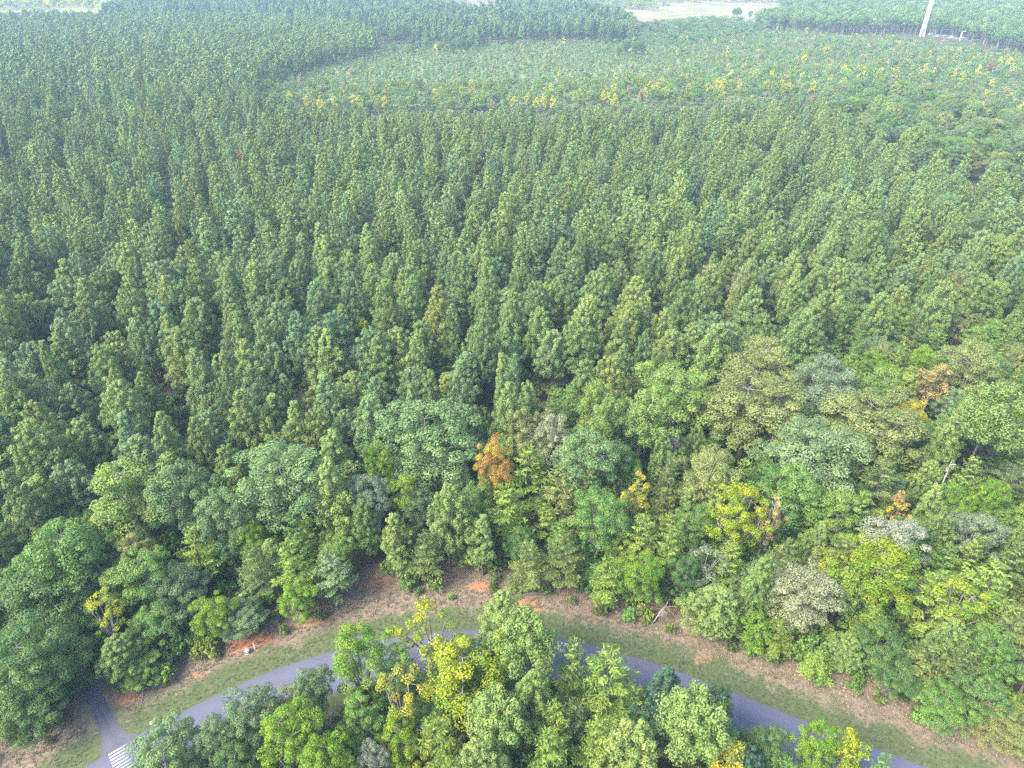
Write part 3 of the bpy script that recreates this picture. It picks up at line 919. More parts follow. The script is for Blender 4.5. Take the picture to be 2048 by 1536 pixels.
def mass(name, src, rows, label, **props):
    """rows: (x, y, z, H, W, tint, tint2)"""
    n = len(rows)
    h0, w0 = LODSIZE[src]
    me = bpy.data.meshes.new(name)
    me.vertices.add(n)
    me.vertices.foreach_set('co', np.array([r[:3] for r in rows], float).ravel())
    r = np.random.default_rng(abs(hash(src)) % 1000 if False else n)
    k = len(LODCOL[src].objects)
    def attr(nm, typ, key, arr):
        a = me.attributes.new(nm, typ, 'POINT')
        a.data.foreach_set(key, np.asarray(arr).ravel())
    attr('pick', 'INT', 'value', r.integers(0, k, n).astype(np.int32))
    attr('spin', 'FLOAT_VECTOR', 'vector', np.stack([np.zeros(n), np.zeros(n), r.random(n) * 6.283], 1).astype(np.float32))
    attr('size', 'FLOAT_VECTOR', 'vector', np.array([(q[4] / w0, q[4] / w0, q[3] / h0) for q in rows], np.float32))
    attr('tint', 'FLOAT_COLOR', 'color', np.array([q[5] for q in rows], np.float32))
    attr('tint2', 'FLOAT_COLOR', 'color', np.array([q[6] for q in rows], np.float32))
    o = obj(name, me, kind='stuff', label=label, **props)
    g = bpy.data.node_groups.new(name, 'GeometryNodeTree')
    g.interface.new_socket('Geometry', in_out='INPUT', socket_type='NodeSocketGeometry')
    g.interface.new_socket('Geometry', in_out='OUTPUT', socket_type='NodeSocketGeometry')
    gi, go = g.nodes.new('NodeGroupInput'), g.nodes.new('NodeGroupOutput')
    m2p = g.nodes.new('GeometryNodeMeshToPoints')
    iop = g.nodes.new('GeometryNodeInstanceOnPoints')
    ci_ = g.nodes.new('GeometryNodeCollectionInfo')
    ci_.inputs['Collection'].default_value = LODCOL[src]
    ci_.inputs['Separate Children'].default_value = True
    ci_.inputs['Reset Children'].default_value = True
    def named(nm, typ):
        q = g.nodes.new('GeometryNodeInputNamedAttribute')
        q.data_type = typ
        q.inputs[0].default_value = nm
        return [x for x in q.outputs if x.enabled][0]
    L = g.links.new
    L(gi.outputs[0], m2p.inputs['Mesh'])
    L(m2p.outputs[0], iop.inputs['Points'])
    L(ci_.outputs[0], iop.inputs['Instance'])
    iop.inputs['Pick Instance'].default_value = True
    L(named('pick', 'INT'), iop.inputs['Instance Index'])
    L(named('spin', 'FLOAT_VECTOR'), iop.inputs['Rotation'])
    L(named('size', 'FLOAT_VECTOR'), iop.inputs['Scale'])
    L(iop.outputs[0], go.inputs[0])
    md = o.modifiers.new('scatter', 'NODES')
    md.node_group = g
    return o

def cols(pal, amt=.16):
    t1, t2 = PAL[pal]
    return jitter_col(t1, RNG, amt), jitter_col(t2, RNG, amt)

def grid(y0, y1, sp, jit=.3, xmul=.95, rot=.12):
    ys = np.arange(y0, y1, sp)
    out = []
    for i, y in enumerate(ys):
        hx = (y + 40) * xmul + 30
        xs = np.arange(-hx, hx, sp) + (i % 2) * sp * .5
        out.append(np.stack([xs, np.full(len(xs), y) + xs * 0.0], 1))
    P = np.concatenate(out)
    return P + RNG.normal(0, sp * jit, P.shape)

PLANT = [(-500, 1080), (-500, 24), (100, 26), (250, 27), (420, 26), (560, 32), (700, 45), (760, 62), (720, 82), (640, 102), (560, 122), (500, 165), (520, 192), (620, 215), (800, 224),
         (1000, 226), (1300, 222), (1500, 215), (1640, 200), (1700, 255), (1850, 295), (1960, 335), (2048, 365), (2500, 420), (2500, 560), (2048, 575), (1900, 600), (1700, 630), (1560, 665),
         (1450, 690), (1300, 740), (1100, 795), (950, 825), (780, 875), (700, 915), (600, 915), (480, 930), (300, 950), (150, 985), (60, 1040), (-50, 1090)]

pine_rows, pine_near = [], []
PALS = ['pine'] * 7 + ['pine_blue'] * 4 + ['pine_yel'] * 1
for y0, y1, sp_ in ((60, 420, 7.4), (420, 800, 7.6), (800, 1500, 8.6)):
    P = grid(y0, y1, sp_, .27)
    Hs = np.clip(RNG.normal(17.6, 2.2, len(P)), 12, 23)
    uv = proj(np.concatenate([P, (Hs * .8)[:, None]], 1))
    ok = inside(PLANT, uv[:, 0], uv[:, 1]) & (RNG.random(len(P)) > .07)
    for (x, y), H, q in zip(P[ok], Hs[ok], uv[ok]):
        if y < 200 and (road_dist(x, y) < 9 or any((x - a) ** 2 + (y - b) ** 2 < (c * .75 + 1.2) ** 2 for a, b, c, h in placed)):
            continue
        inframe = -40 < q[0] < 2088 and q[1] < 1500
        pine_near.append((y, x, H, sp_ * RNG.normal(1.03, .15), PALS[int(RNG.integers(len(PALS)))], inframe, q))
pine_near.sort(key=lambda t: (not t[5], -t[6][2]))
ZONE = [(0, 'left'), (683, 'middle'), (1365, 'right')]
for i, (y, x, H, Wd, pal, inf, q) in enumerate(pine_near):
    if i < 300:
        third = ['on the left', 'in the middle', 'on the right'][min(2, max(0, int(q[0] // 683)))]
        tone = {'pine': 'mid-green', 'pine_blue': 'blue-green', 'pine_yel': 'yellowish green'}[pal]
        rank = 'front ranks' if q[1] > 640 else 'second ranks'
        tree('pine', x, y, H, Wd, pal, 'x', 'planted pines of the dense stand', amt=.16)
        FILL.append((LAST[0], '%s planted pine' % tone, 'stand'))
        placed.append((x, y, Wd / 2, H))
    else:
        t1, t2 = cols(pal)
        pine_rows.append((y, (x, y, 0, H, Wd, t1, t2)))
mass('pine_forest', 'pine_mid', [r for y, r in pine_rows if y < 430], 'dense planted pine forest filling the middle distance')
mass('far_pine_forest', 'pine_far', [r for y, r in pine_rows if y >= 430], 'far planted pine forest towards the upper left')
print('pines', len(pine_near))

# ------------------------------------------------------------------ understory of the mixed belt: individuals
BELT = [(-350, 1600), (-350, 1090), (60, 1040), (300, 950), (600, 915), (780, 875), (1100, 795), (1450, 690), (1700, 630), (1900, 600), (2048, 575), (2450, 560), (2450, 1700)]
NOTCH = [(at(745, 1160), 3.2), (at(705, 1192), 2.4), (at(960, 1172), 1.6), (at(640, 1215), 2.0)]
TONE = {'dolive': 'dark olive', 'olive': 'olive', 'green': 'green', 'dgreen': 'dark green', 'ygreen': 'yellow-green', 'tan': 'tan-green', 'ggreen': 'grey-green', 'lime': 'lime green',
        'fyellow': 'bright yellow', 'fpeach': 'pale orange', 'bgreen': 'blue-green', 'yellow': 'yellow', 'gold': 'golden', 'peach': 'orange-tan', 'red': 'reddish', 'gtan': 'pale tan', 'vivid': 'bright yellow-green'}

def understory(x, y, H, z, left, where='understory'):
    if z < .5 and not left:
        pal = ['dolive', 'olive', 'green', 'olive'][int(RNG.integers(4))]
        H *= 1.15
        tree('feather', x, y, H, 4.6 + 2 * RNG.random(), pal, 'x', 'understory conifers', amt=.12)
        FILL.append((LAST[0], 'low %s conifer' % TONE[pal], 'near'))
    elif z < .62 and not left:
        H *= 1.2
        tree('pine', x, y, H, 4.4 + RNG.random(), 'pine_light', 'x', 'young understory pines', amt=.12)
        FILL.append((LAST[0], 'young light green pine', 'near'))
    else:
        pal = 'dgreen' if left else ['green', 'dgreen', 'ygreen', 'tan', 'ggreen', 'lime'][int(RNG.integers(6))]
        tree(['oak', 'open'][int(RNG.integers(2))], x, y, H, 5 + 2 * RNG.random(), pal, 'x', 'understory broadleaf trees', amt=.12)
        FILL.append((LAST[0], 'low %s broadleaf' % TONE[pal], 'near'))

P = grid(18, 60, 4.2, .3)
RNG.shuffle(P)
for x, y in P:
    d = road_dist(x, y)
    H = 6 + 4 * RNG.random()
    if -18 < d < -ROADW - 2.2 or d <= -18:
        if d > -11:
            H = 4 + 4 * RNG.random()
        q = proj([x, y, H])
        if not (-60 < q[0] < 2110 and q[1] < 1620) or (q[0] < 330 and q[1] < 1560) or any((x - a) ** 2 + (y - b) ** 2 < (c * .6 + .8) ** 2 for a, b, c, h in placed):
            continue
        understory(x, y, H, RNG.random(), False)
        placed.append((x, y, 2.2, H))

P = grid(45, 190, 4.2, .3)
RNG.shuffle(P)
nf = 0
for x, y in P:
    H = 7 + 6 * RNG.random()
    d = road_dist(x, y)
    if d < 6.5 or path_dist(x, y) < 3.3:
        continue
    if any((x - c[0]) ** 2 + (y - c[1]) ** 2 < r_ * r_ for c, r_ in NOTCH):
        continue
    if d < 11:
        H = 3.0 + 3.5 * RNG.random()
    q = proj([x, y, H * .8])
    if not inside(BELT, q[0], q[1]) or q[0] < -120 or q[0] > 2170 or q[1] > 1600:
        continue
    if any((x - a) ** 2 + (y - b) ** 2 < (c * .62 + 1.0) ** 2 for a, b, c, h in placed):
        continue
    z = RNG.random()
    left = q[0] < 230
    understory(x, y, H, z, left)
    placed.append((x, y, 2.4, H))
    nf += 1
print('understory', nf)

# ------------------------------------------------------------------ undergrowth and grass
rows = []
P = grid(22, 180, 2.6, .35)
for x, y in P:
    d = road_dist(x, y)
    if -ROADW - 3 < d < 5.7 or path_dist(x, y) < 2.2:
        continue
    if any((x - c[0]) ** 2 + (y - c[1]) ** 2 < r_ * r_ for c, r_ in NOTCH):
        continue
    if RNG.random() < .12 or (d > 40 and RNG.random() < .4):
        continue
    sz = .3 + .5 * RNG.random() if 0 < d < 9.5 else .7 + .6 * RNG.random()
    t1, t2 = cols(['dgreen', 'green', 'dolive', 'olive'][int(RNG.integers(4))], .2)
    rows.append((x, y, -.15, 3.4 * sz, 3.6 * sz, t1, t2))
mass('undergrowth', 'under', rows, 'low green undergrowth along the verge and under the trees')

def tuft_mesh(seed):
    r = np.random.default_rng(seed)
    mb = MB()
    n = 14
    a = r.random(n) * 6.283
    base = np.stack([np.cos(a) * .3 * r.random(n), np.sin(a) * .3 * r.random(n), np.zeros(n)], 1)
    d = np.stack([np.cos(a) * .5, np.sin(a) * .5, .7 + .4 * r.random(n)], 1)
    mb.leaves(base + d * .3, d, np.stack([-np.cos(a), -np.sin(a), np.full(n, .9)], 1) + r.normal(0, .3, (n, 3)), .75, .13, r.random(n), r.random(n))
    return mb.mesh('tuft', [M['leaf']])
lod_collection('tuft', [tuft_mesh(700 + i) for i in range(4)])
rows = []
for i in RNG.integers(60, len(E) - 60, 12000):
    w = RNG.random() ** .8 * 13 + .15
    p = E[i] + NF[i] * w + RNG.normal(0, .2, 2)
    if path_dist(p[0], p[1]) < 2.6:
        continue
    q = w + RNG.normal(0, 1.2)
    t1, t2 = cols('grass', .2)
    k = 1.0 if w < 4 else 1.25
    if q > 3.2:
        t1, t2 = (.125 * k, .098 * k, .068 * k, 1), (.21, .165, .125, 1)
    sz = .14 + .12 * RNG.random() if w < 4.5 else .2 + .25 * RNG.random()
    rows.append((p[0], p[1], 0.0, sz, sz * 1.3, t1, t2))
mass('grass', 'tuft', rows, 'mown green grass and dry tan tufts on the verge')

def noise_w(x, y):
    return .5 + .5 * math.sin(x * .021 + 1.3) * math.cos(y * .013 + .4) + .25 * math.sin(x * .07 + y * .05)

# ------------------------------------------------------------------ far country
REG = [(500, 165), (560, 122), (640, 102), (720, 84), (1000, 80), (1270, 76), (1400, 66), (1500, 58), (1600, 64), (1750, 76), (1900, 92), (2048, 112), (2600, 175), (2600, 330), (2048, 235),
       (1850, 190), (1720, 182), (1640, 212), (1500, 230), (1300, 238), (1000, 242), (800, 240), (620, 230), (500, 205)]
HARD = [(1640, 195), (1720, 168), (1850, 178), (2048, 235), (2600, 330), (2600, 430), (2048, 362), (1960, 332), (1850, 292), (1700, 252)]
FART = [(205, 26), (235, 16), (262, 8), (330, -30), (600, -30), (860, -30), (890, 16), (960, 19), (1060, 10), (1150, 13), (1240, 30), (1300, 48), (1270, 68), (1000, 72), (720, 76), (760, 62), (700, 45), (560, 32)]
RIGHT = [(1500, 42), (1560, 18), (1590, -40), (2700, -40), (2700, 160), (2048, 92), (1960, 72), (1900, 60), (1800, 52), (1750, 50), (1600, 46)]

young, slimr, brd, fpine, fbroad = [], [], [], [], []
P = grid(330, 1000, 4.4, .33, xmul=1.0)
uv = proj(np.concatenate([P, np.full((len(P), 1), 3.0)], 1))
ok = inside(REG, uv[:, 0], uv[:, 1])
sapl = []
for (x, y), q in zip(P[ok], uv[ok]):
    u, v = q[0], q[1]
    z = RNG.random()
    band = np.interp(u, [500, 800, 1500, 2048], [185, 195, 170, 130])
    warm = np.clip((u - 1200) / 600, 0, 1)
    if abs(v - band - 8) < 22 and z < .30:                              # taller hedge-like belt in front of the young stand
        if z < .055 + .05 * warm:
            sapl.append((x, y, 7 + 4 * RNG.random(), 3.2 + 1.5 * RNG.random(), ['fyellow', 'ygreen', 'fyellow', 'vivid', 'fpeach'][int(RNG.integers(5))], u, v))
        else:
            brd.append((x, y, 0, 7 + 4 * RNG.random(), 5 + 2.5 * RNG.random(), *cols(['green', 'ggreen', 'bgreen', 'ygreen', 'olive'][int(RNG.integers(5))])))
    elif z < .014 + .075 * warm:
        sapl.append((x, y, 5 + 4 * RNG.random(), 2.6 + 1.5 * RNG.random(), ['ygreen', 'fyellow', 'fpeach', 'fpeach', 'gtan', 'fpeach', 'ygreen'][int(RNG.integers(7))], u, v))
    elif z < .10 + .28 * warm:
        brd.append((x, y, 0, 3 + 4 * RNG.random() + 2 * warm, 3.5 + 3 * RNG.random(), *cols(['green', 'ggreen', 'bgreen', 'olive', 'tan'][int(RNG.integers(5))])))
    elif z < .86:
        young.append((x, y, 0, 2.2 + 1.8 * RNG.random(), 2.4 + RNG.random(), *cols('pine_young', .1)))
print('saplings', len(sapl))
sapl.sort(key=lambda t: t[1])
rest = []
for i, (x, y, H, Wd, pal, u, v) in enumerate(sapl):
    if i < 240 and 0 <= u < 2048:
        kind = 'slim'
        h0, w0, lst = TYPES[kind]
        tree('slim', x, y, H, Wd, pal, 'x', 'autumn saplings of the far clearing', amt=.12)
        FILL.append((LAST[0], 'small %s sapling in the far clearing' % TONE[pal], 'across'))
    else:
        rest.append((x, y, 0, H, Wd, *cols(pal)))
mass('young_pine_regrowth', 'pine_far', young, 'low bright green regrowth of young pines in the far clearing')
mass('distant_scrub', 'broad_far', brd, 'mixed green scrub scattered over the far clearing')
if rest:
    mass('distant_autumn_scrub', 'slim_far', rest, 'yellow and orange scrub scattered over the far clearing')

# dark clumps standing in the clearing, hardwoods at the right
def clumpset(cx, cy, n, su, sv, H0, pals, label, group, kind='oak'):
    for i in range(n):
        u, v = cx + su * RNG.normal(), cy + sv * RNG.normal()
        H = H0 * (.8 + .4 * RNG.random())
        p = at(u, v)
        tree(kind, p[0], p[1], H, H * .62, pals[int(RNG.integers(len(pals)))], 'x', group, amt=.12)
        FILL.append((LAST[0], label, 'across'))

clumpset(885, 108, 14, 42, 3, 11, ['bgreen', 'dgreen', 'ygreen'], 'dark tree left in the far clearing', 'dark clump left in the clearing')
clumpset(1255, 112, 8, 22, 4, 11, ['dgreen', 'bgreen'], 'dark tree in mid clearing', 'dark clump middle in the clearing')
clumpset(1330, 68, 10, 45, 3, 11, ['dgreen', 'gtan', 'olive'], 'tree behind the far clearing', 'thin row behind the clearing')
clumpset(1180, 76, 7, 50, 1.5, 13, ['ygreen', 'gtan', 'peach'], 'pale tree before far pines', 'pale trees before the far pine edge', 'slim')
clumpset(1560, 62, 8, 40, 3, 9, ['ygreen', 'tan', 'bgreen'], 'bushy tree at clearing corner', 'bushes at the back corner of the clearing')
clumpset(140, 13, 16, 60, 5, 10, ['gtan', 'ygreen', 'fyellow'], 'pale tree on the far pasture', 'trees on the far pasture')
clumpset(1330, 8, 18, 110, 4, 11, ['gtan', 'ygreen', 'fyellow', 'bgreen'], 'pale tree on the far straw field', 'trees on the far straw field')
clumpset(1010, 20, 7, 14, 2, 16, ['bgreen', 'dgreen'], 'dark tree jutting up before the straw field', 'dark trees before the straw field')
clumpset(1470, 36, 6, 18, 2, 12, ['bgreen', 'dgreen'], 'dark tree at the straw field corner', 'dark trees at the field corner')
for (u, v, H, pal, lab) in [(1948, 190, 12, 'yellow', 'bright yellow tree standing out at the right of the far scrub'), (915, 268, 17, 'yellow', 'yellow-green tree rising out of the planted pines in the upper middle'),
                            (940, 275, 16, 'vivid', 'second yellow-green crown beside the one rising from the planted pines'), (470, 300, 16, 'red', 'dead red-brown pine among the planted pines, upper left'),
                            (1200, 178, 10, 'yellow', 'golden yellow tree in the autumn row, right of the middle'), (1320, 168, 11, 'vivid', 'large yellow-green tree in the autumn row'),
                            (640, 185, 10, 'gold', 'golden tree at the left end of the autumn row'), (1500, 530, 17, 'gtan', 'tan broadleaf crown among the planted pines on the right'),
                            (1270, 300, 15, 'gtan', 'pale tan broadleaf crowns inside the planted pines'), (725, 640, 11, 'yellow', 'small yellow tree in a gap between the planted pines'),
                            (1470, 585, 12, 'gold', 'small golden tree in a gap of the planted pines on the right')]:
    p = at(u, v, H)
    tree('slim' if H < 13 else 'open', p[0], p[1], H, H * (.38 if H < 13 else .5), pal, lab)

for u, v, pal, w in [(545, 183, 'ygreen', 5), (578, 186, 'fyellow', 3.5), (612, 190, 'fyellow', 4), (640, 200, 'fyellow', 6), (668, 196, 'fyellow', 3.5), (722, 176, 'gtan', 4), (870, 180, 'fyellow', 3.2), (800, 160, 'vivid', 7),
                  (1030, 196, 'fyellow', 4), (1055, 188, 'fyellow', 3.2), (1072, 198, 'fyellow', 3.2), (1088, 192, 'fyellow', 3), (1102, 168, 'fyellow', 3.6), (1106, 194, 'fyellow', 3), (1212, 182, 'fyellow', 6.5), (1230, 190, 'fyellow', 4),
                  (1252, 158, 'ygreen', 6), (1278, 152, 'vivid', 8), (1312, 168, 'fyellow', 4.5), (1334, 176, 'fyellow', 6), (1372, 182, 'vivid', 7), (1392, 164, 'ygreen', 6), (1420, 168, 'fyellow', 5), (1545, 145, 'fyellow', 4), (1480, 160, 'fyellow', 3.2),
                  (930, 190, 'gtan', 3), (985, 178, 'ygreen', 6), (1500, 195, 'ygreen', 6), (1655, 90, 'fyellow', 5), (1700, 130, 'ygreen', 4), (1760, 120, 'gold', 4), (1610, 108, 'fyellow', 4), (1450, 108, 'gold', 3.5), (1790, 150, 'fpeach', 4), (1985, 125, 'red', 4)]:
    p = at(u, v, 9.5)
    FILL.append((tree('slim' if w < 5 else 'open', p[0], p[1], 9.5 + RNG.random(), w * 1.15, pal, 'x', 'autumn trees of the far clearing', amt=.08), '%s autumn tree in the far clearing' % TONE[pal], 'across'))
P = grid(220, 560, 9.5, .3, xmul=1.0)
Hs = 12 + 5 * RNG.random(len(P))
uv = proj(np.concatenate([P, (Hs * .7)[:, None]], 1))
ok = inside(HARD, uv[:, 0], uv[:, 1])
nh = 0
for (x, y), H, q in zip(P[ok], Hs[ok], uv[ok]):
    pal = ['green', 'bgreen', 'tan', 'ygreen', 'ggreen', 'bgreen'][int(RNG.integers(6))]
    if q[0] < 2060:
        tree('oak', x, y, H, 9 + 2 * RNG.random(), pal, 'x', 'hardwood patch right behind the pines', amt=.12)
        FILL.append((LAST[0], 'rounded %s hardwood behind the planted pines' % TONE[pal], 'across'))
        nh += 1
    else:
        fbroad.append((x, y, 0, H, 9.5, *cols(pal)))
# scattered broadleaf crowns between the planted pines on the right
for u, v in [(1900, 385), (1965, 420), (2010, 470), (1780, 480), (1850, 520), (1930, 545), (1640, 600), (2020, 395), (1990, 560), (1720, 560)]:
    p = at(u, v, 17)
    pal = ['tan', 'bgreen', 'olive', 'green'][int(RNG.integers(4))]
    tree('oak', p[0], p[1], 17, 8.5, pal, 'x', 'single broadleaf crowns among the pines on the right', amt=.1)
    FILL.append((LAST[0], 'single %s broadleaf crown among planted pines' % TONE[pal], 'across'))
print('hard', nh)
LOWS = [(1265, 74), (1290, 40), (1390, 38), (1480, 40), (1580, 44), (1500, 62), (1400, 70)]
P = grid(640, 1700, 8.5, .3, xmul=1.0)
Hs = 15 + 5 * RNG.random(len(P))
uv = proj(np.concatenate([P, (Hs * .55)[:, None]], 1))
uv[:, 1] += 5 * np.sin(P[:, 0] * .031) + 3 * np.sin(P[:, 0] * .011 + P[:, 1] * .02) + RNG.normal(0, 1.5, len(P))
for (x, y), H, q, a, b in zip(P, Hs, uv, inside(FART, uv[:, 0], uv[:, 1]), inside(RIGHT, uv[:, 0], uv[:, 1])):
    if inside(LOWS, q[0], q[1] + 8):
        fbroad.append((x, y, 0, 4 + 4 * RNG.random(), 8, *cols(['bgreen', 'dgreen', 'green', 'ggreen'][int(RNG.integers(4))])))
    elif a:
        fpine.append((x, y, 0, H + 1, 7.5, *cols(['pine_blue', 'pine', 'pine_dark'][int(RNG.integers(3))])))
    if b:
        fbroad.append((x, y, 0, H - 1, 10 + 2 * RNG.random(), *cols(['bgreen', 'green', 'dgreen', 'ggreen', 'tan', 'dgreen'][int(RNG.integers(6))])))
ft = []
P2 = grid(1000, 1700, 9.0, .4, xmul=1.0)
uv2 = proj(np.concatenate([P2, np.zeros((len(P2), 1))], 1))
for (x, y), q in zip(P2, uv2):
    w = noise_w(x, y)
    if -300 < q[0] < 300 and -14 < q[1] < 22 and w > .35:
        ft.append((x, y, 0, 7 + 6 * RNG.random(), 6 + 3 * RNG.random(), *cols(['fyellow', 'ygreen', 'gtan', 'ggreen', 'fyellow'][int(RNG.integers(5))])))
    if 850 < q[0] < 1650 and (-14 < q[1] < 6 or w > .8) and -14 < q[1] < 26 and w > .25:
        ft.append((x, y, 0, 6 + 6 * RNG.random(), 6 + 3 * RNG.random(), *cols(['gtan', 'ygreen', 'gtan', 'bgreen'][int(RNG.integers(4))])))
mass('distant_field_trees', 'broad_far', ft, 'pale sunlit trees scattered over the far fields')
mass('distant_pine_wood', 'pine_far', fpine, 'tall pine wood with bare trunks at the far edge of the clearing')
# wood closing the view beyond the fields
for x in np.arange(-2600, 2600, 9.0):
    for k in range(5):
        xx, yy = x + RNG.normal(0, 3), 1560 + k * 14 + RNG.normal(0, 5) + 60 * math.sin(x * .004)
        fbroad.append((xx, yy, 0, 14 + 5 * RNG.random(), 11, *cols(['bgreen', 'green', 'tan'][int(RNG.integers(3))])))
mass('distant_hardwood', 'broad_far', fbroad, 'distant bluish hardwood forest along the upper right and horizon')

# ------------------------------------------------------------------ far tower, poles, parked cars
p = at(1843, 73)
tw = obj('communication_tower', None, label='tall white tapering steel tower at the upper right', category='tower')
tw.location = (p[0], p[1], 0)
mb = MB()
mb.tube([[0, 0, 8], [0, 0, 40], [0, 0, 66]], [2.1, 1.8, 1.6], 14)
obj('mast', mb.mesh('mast', [M['white_paint']]), tw)
lat = []
for k in range(4):
    a0 = k * math.pi / 2 + .6
    mb = MB()
    mb.tube([[2.6 * math.cos(a0), 2.6 * math.sin(a0), -.2], [1.75 * math.cos(a0), 1.75 * math.sin(a0), 14.2]], [.22, .2], 6)
    obj('leg', mb.mesh('tower_leg', [M['white_paint']]), tw)
for q in range(5):
    z0, z1 = q * 2.8, (q + 1) * 2.8
    mb = MB()
    for k in range(4):
        a0, a1 = k * math.pi / 2 + .6, (k + 1) * math.pi / 2 + .6
        r0, r1 = 2.6 - .85 * z0 / 14, 2.6 - .85 * z1 / 14
        mb.tube([[r0 * math.cos(a0), r0 * math.sin(a0), z0], [r1 * math.cos(a1), r1 * math.sin(a1), z1]], [.11, .11], 4)
        mb.tube([[r1 * math.cos(a0), r1 * math.sin(a0), z1], [r1 * math.cos(a1), r1 * math.sin(a1), z1]], [.1, .1], 4)
    obj('brace', mb.mesh('tower_brace', [M['steel']]), tw)
for z in (14, 31, 48, 65.6):
    mb = MB()
    mb.tube([[0, 0, z - .2], [0, 0, z + .2]], [2.25, 2.25], 14)
    obj('flange', mb.mesh('tower_flange', [M['steel']]), tw)

def light_pole(u, v, h, label):
    p = at(u, v)
    e = obj('light_pole', None, label=label, category='light pole')
    e.location = (p[0], p[1], 0)
    mb = MB()
    mb.tube([[0, 0, -.2], [0, 0, h]], [.28, .2], 6)
    obj('post', mb.mesh('light_post', [M['white_paint']]), e)
    mb = MB()
    mb.tube([[0, 0, h - .2], [1.2, 0, h + .3], [2.4, 0, h + .3]], [.14, .12, .12], 5)
    obj('arm', mb.mesh('light_arm', [M['white_paint']]), e)
    mb = MB()
    mb.box((2.7, 0, h + .25), (1.4, .6, .3))
    obj('lamp_head', mb.mesh('lamp_head', [M['white_paint']]), e)

light_pole(1919, 82, 8.5, 'white light pole beside the parked cars at the upper right')
light_pole(1745, 60, 9, 'thin white light pole left of the tower')
light_pole(1562, 44, 10, 'thin pale pole at the edge of the far straw field')

lotm = asphalt_mat('parking_lot', (.2, .2, .2))
poly_sheet('parking_lot', [(1850, 72), (1945, 82), (1962, 79), (1862, 66)], .06, lotm, kind='structure', label='strip of parking lot behind the scrub')

def car_meshes(colname, col):
    paint = plain('car_paint_' + colname, col, .3, 2.0, .05, .5)
    body = MB()
    prof = [(-2.2, .35), (-2.25, .7), (-1.9, .92), (-1.2, .98), (1.0, .98), (1.9, .85), (2.25, .65), (2.2, .35)]
    def ext(mb, prof, w, w2=None):
        k = len(prof)
        V = [(x, -w, z) for x, z in prof] + [(x, w, z) for x, z in prof]
        F = [[i, (i + 1) % k, k + (i + 1) % k, k + i] for i in range(k)]
        mb.quads(V, F)
        c = [[0, i, i + 1, i + 2] for i in range(1, k - 2, 2)]
        mb.quads(V, [f for f in c] + [[k + q for q in f[::-1]] for f in c])
    ext(body, prof, .88)
    cab = MB()
    ext(cab, [(-1.7, .96), (-1.35, 1.42), (-.9, 1.5), (.4, 1.48), (.8, 1.3), (1.2, .97)], .76)
    roof = MB()
    roof.box((-.45, 0, 1.51), (1.5, 1.3, .05))
    wh = MB()
    wh.tube([[0, -.1, 0], [0, .1, 0]], [.33, .33], 12)
    an = np.linspace(0, 6.283, 12, endpoint=False)
    for s_ in (-.1, .1):
        V = [(math.cos(a) * .33, s_, math.sin(a) * .33) for a in an]
        wh.quads(V, [[0, i, i + 1, i + 2] for i in range(1, 10, 2)])
    return body.mesh('car_body', [paint]), cab.mesh('car_cabin', [M['glass']]), roof.mesh('car_roof', [paint]), wh.mesh('car_wheel', [M['rubber']])

cars = [car_meshes('white', (.8, .8, .8)), car_meshes('silver', (.5, .52, .55)), car_meshes('dark', (.06, .06, .08))]
for i, (u, v, c, lab) in enumerate([(1862, 70, 0, 'white parked car nearest the tower base'), (1876, 73.5, 0, 'white parked car second from the tower'), (1890, 73, 1, 'silver parked car in the middle of the far lot'),
                                    (1904, 76, 0, 'white parked car left of the light pole in the far lot'), (1926, 77.5, 0, 'white parked car right of the light pole in the far lot'), (1938, 79, 2, 'dark parked car at the end of the far lot')]):
    p = at(u, v)
    e = obj('parked_car', None, label=lab, category='car', group='cars parked in the far lot')
    e.location = (p[0], p[1], .06)
    e.rotation_euler = (0, 0, .3 + .2 * (i % 2))
    e.scale = (1.25, 1.25, 1.25)
    b, ca, ro, wh = cars[c]
    obj('body', b, e)
    obj('cabin', ca, e)
    obj('roof', ro, e)
    for sx in (-1.4, 1.4):
        for sy in (-.82, .82):
            w = obj('wheel', wh, e)
            w.location = (sx, sy, .33)

# ------------------------------------------------------------------ roadside details
def cabinet(u, v, rz, label):
    p = at(u, v)
    e = obj('utility_cabinet', None, label=label, category='utility box')
    e.location = (p[0], p[1], 0)
    e.rotation_euler = (0, 0, rz)
    e.scale = (.72, .72, .72)
    mb = MB()
    mb.box((0, 0, .05), (1.05, 1.05, .14))
    obj('pad', mb.mesh('cabinet_pad', [M['concrete']]), e)
    mb = MB()
    mb.box((0, 0, .45), (.82, .78, .68))
    obj('body', mb.mesh('cabinet_body', [M['cabinet']]), e)
    mb = MB()
    mb.box((0, .02, .84), (.9, .86, .11), 0, 0, .92)
    obj('lid', mb.mesh('cabinet_lid', [M['cabinet_top']]), e)
    mb = MB()
    mb.box((0, -.405, .55), (.3, .02, .2))
    obj('notice_plate', mb.mesh('cabinet_plate', [M['white_paint']]), e)
    mb = MB()
    mb.tube([[.28, -.41, .4], [.28, -.43, .4]], [.035, .035], 8)
    obj('lock', mb.mesh('cabinet_lock', [M['steel']]), e)

def marker(u, v, label, h=1.15):
    p = at(u, v)
    e = obj('marker_post', None, label=label, category='marker post')
    e.location = (p[0], p[1], 0)
    mb = MB()
    mb.tube([[0, 0, -.1], [0, 0, h]], [.07, .07], 8)
    obj('post', mb.mesh('marker_tube', [M['white_paint']]), e)
    mb = MB()
    mb.tube([[0, 0, h], [0, 0, h + .05], [0, 0, h + .1]], [.075, .07, .005], 8)
    obj('cap', mb.mesh('marker_cap', [M['white_paint']]), e)

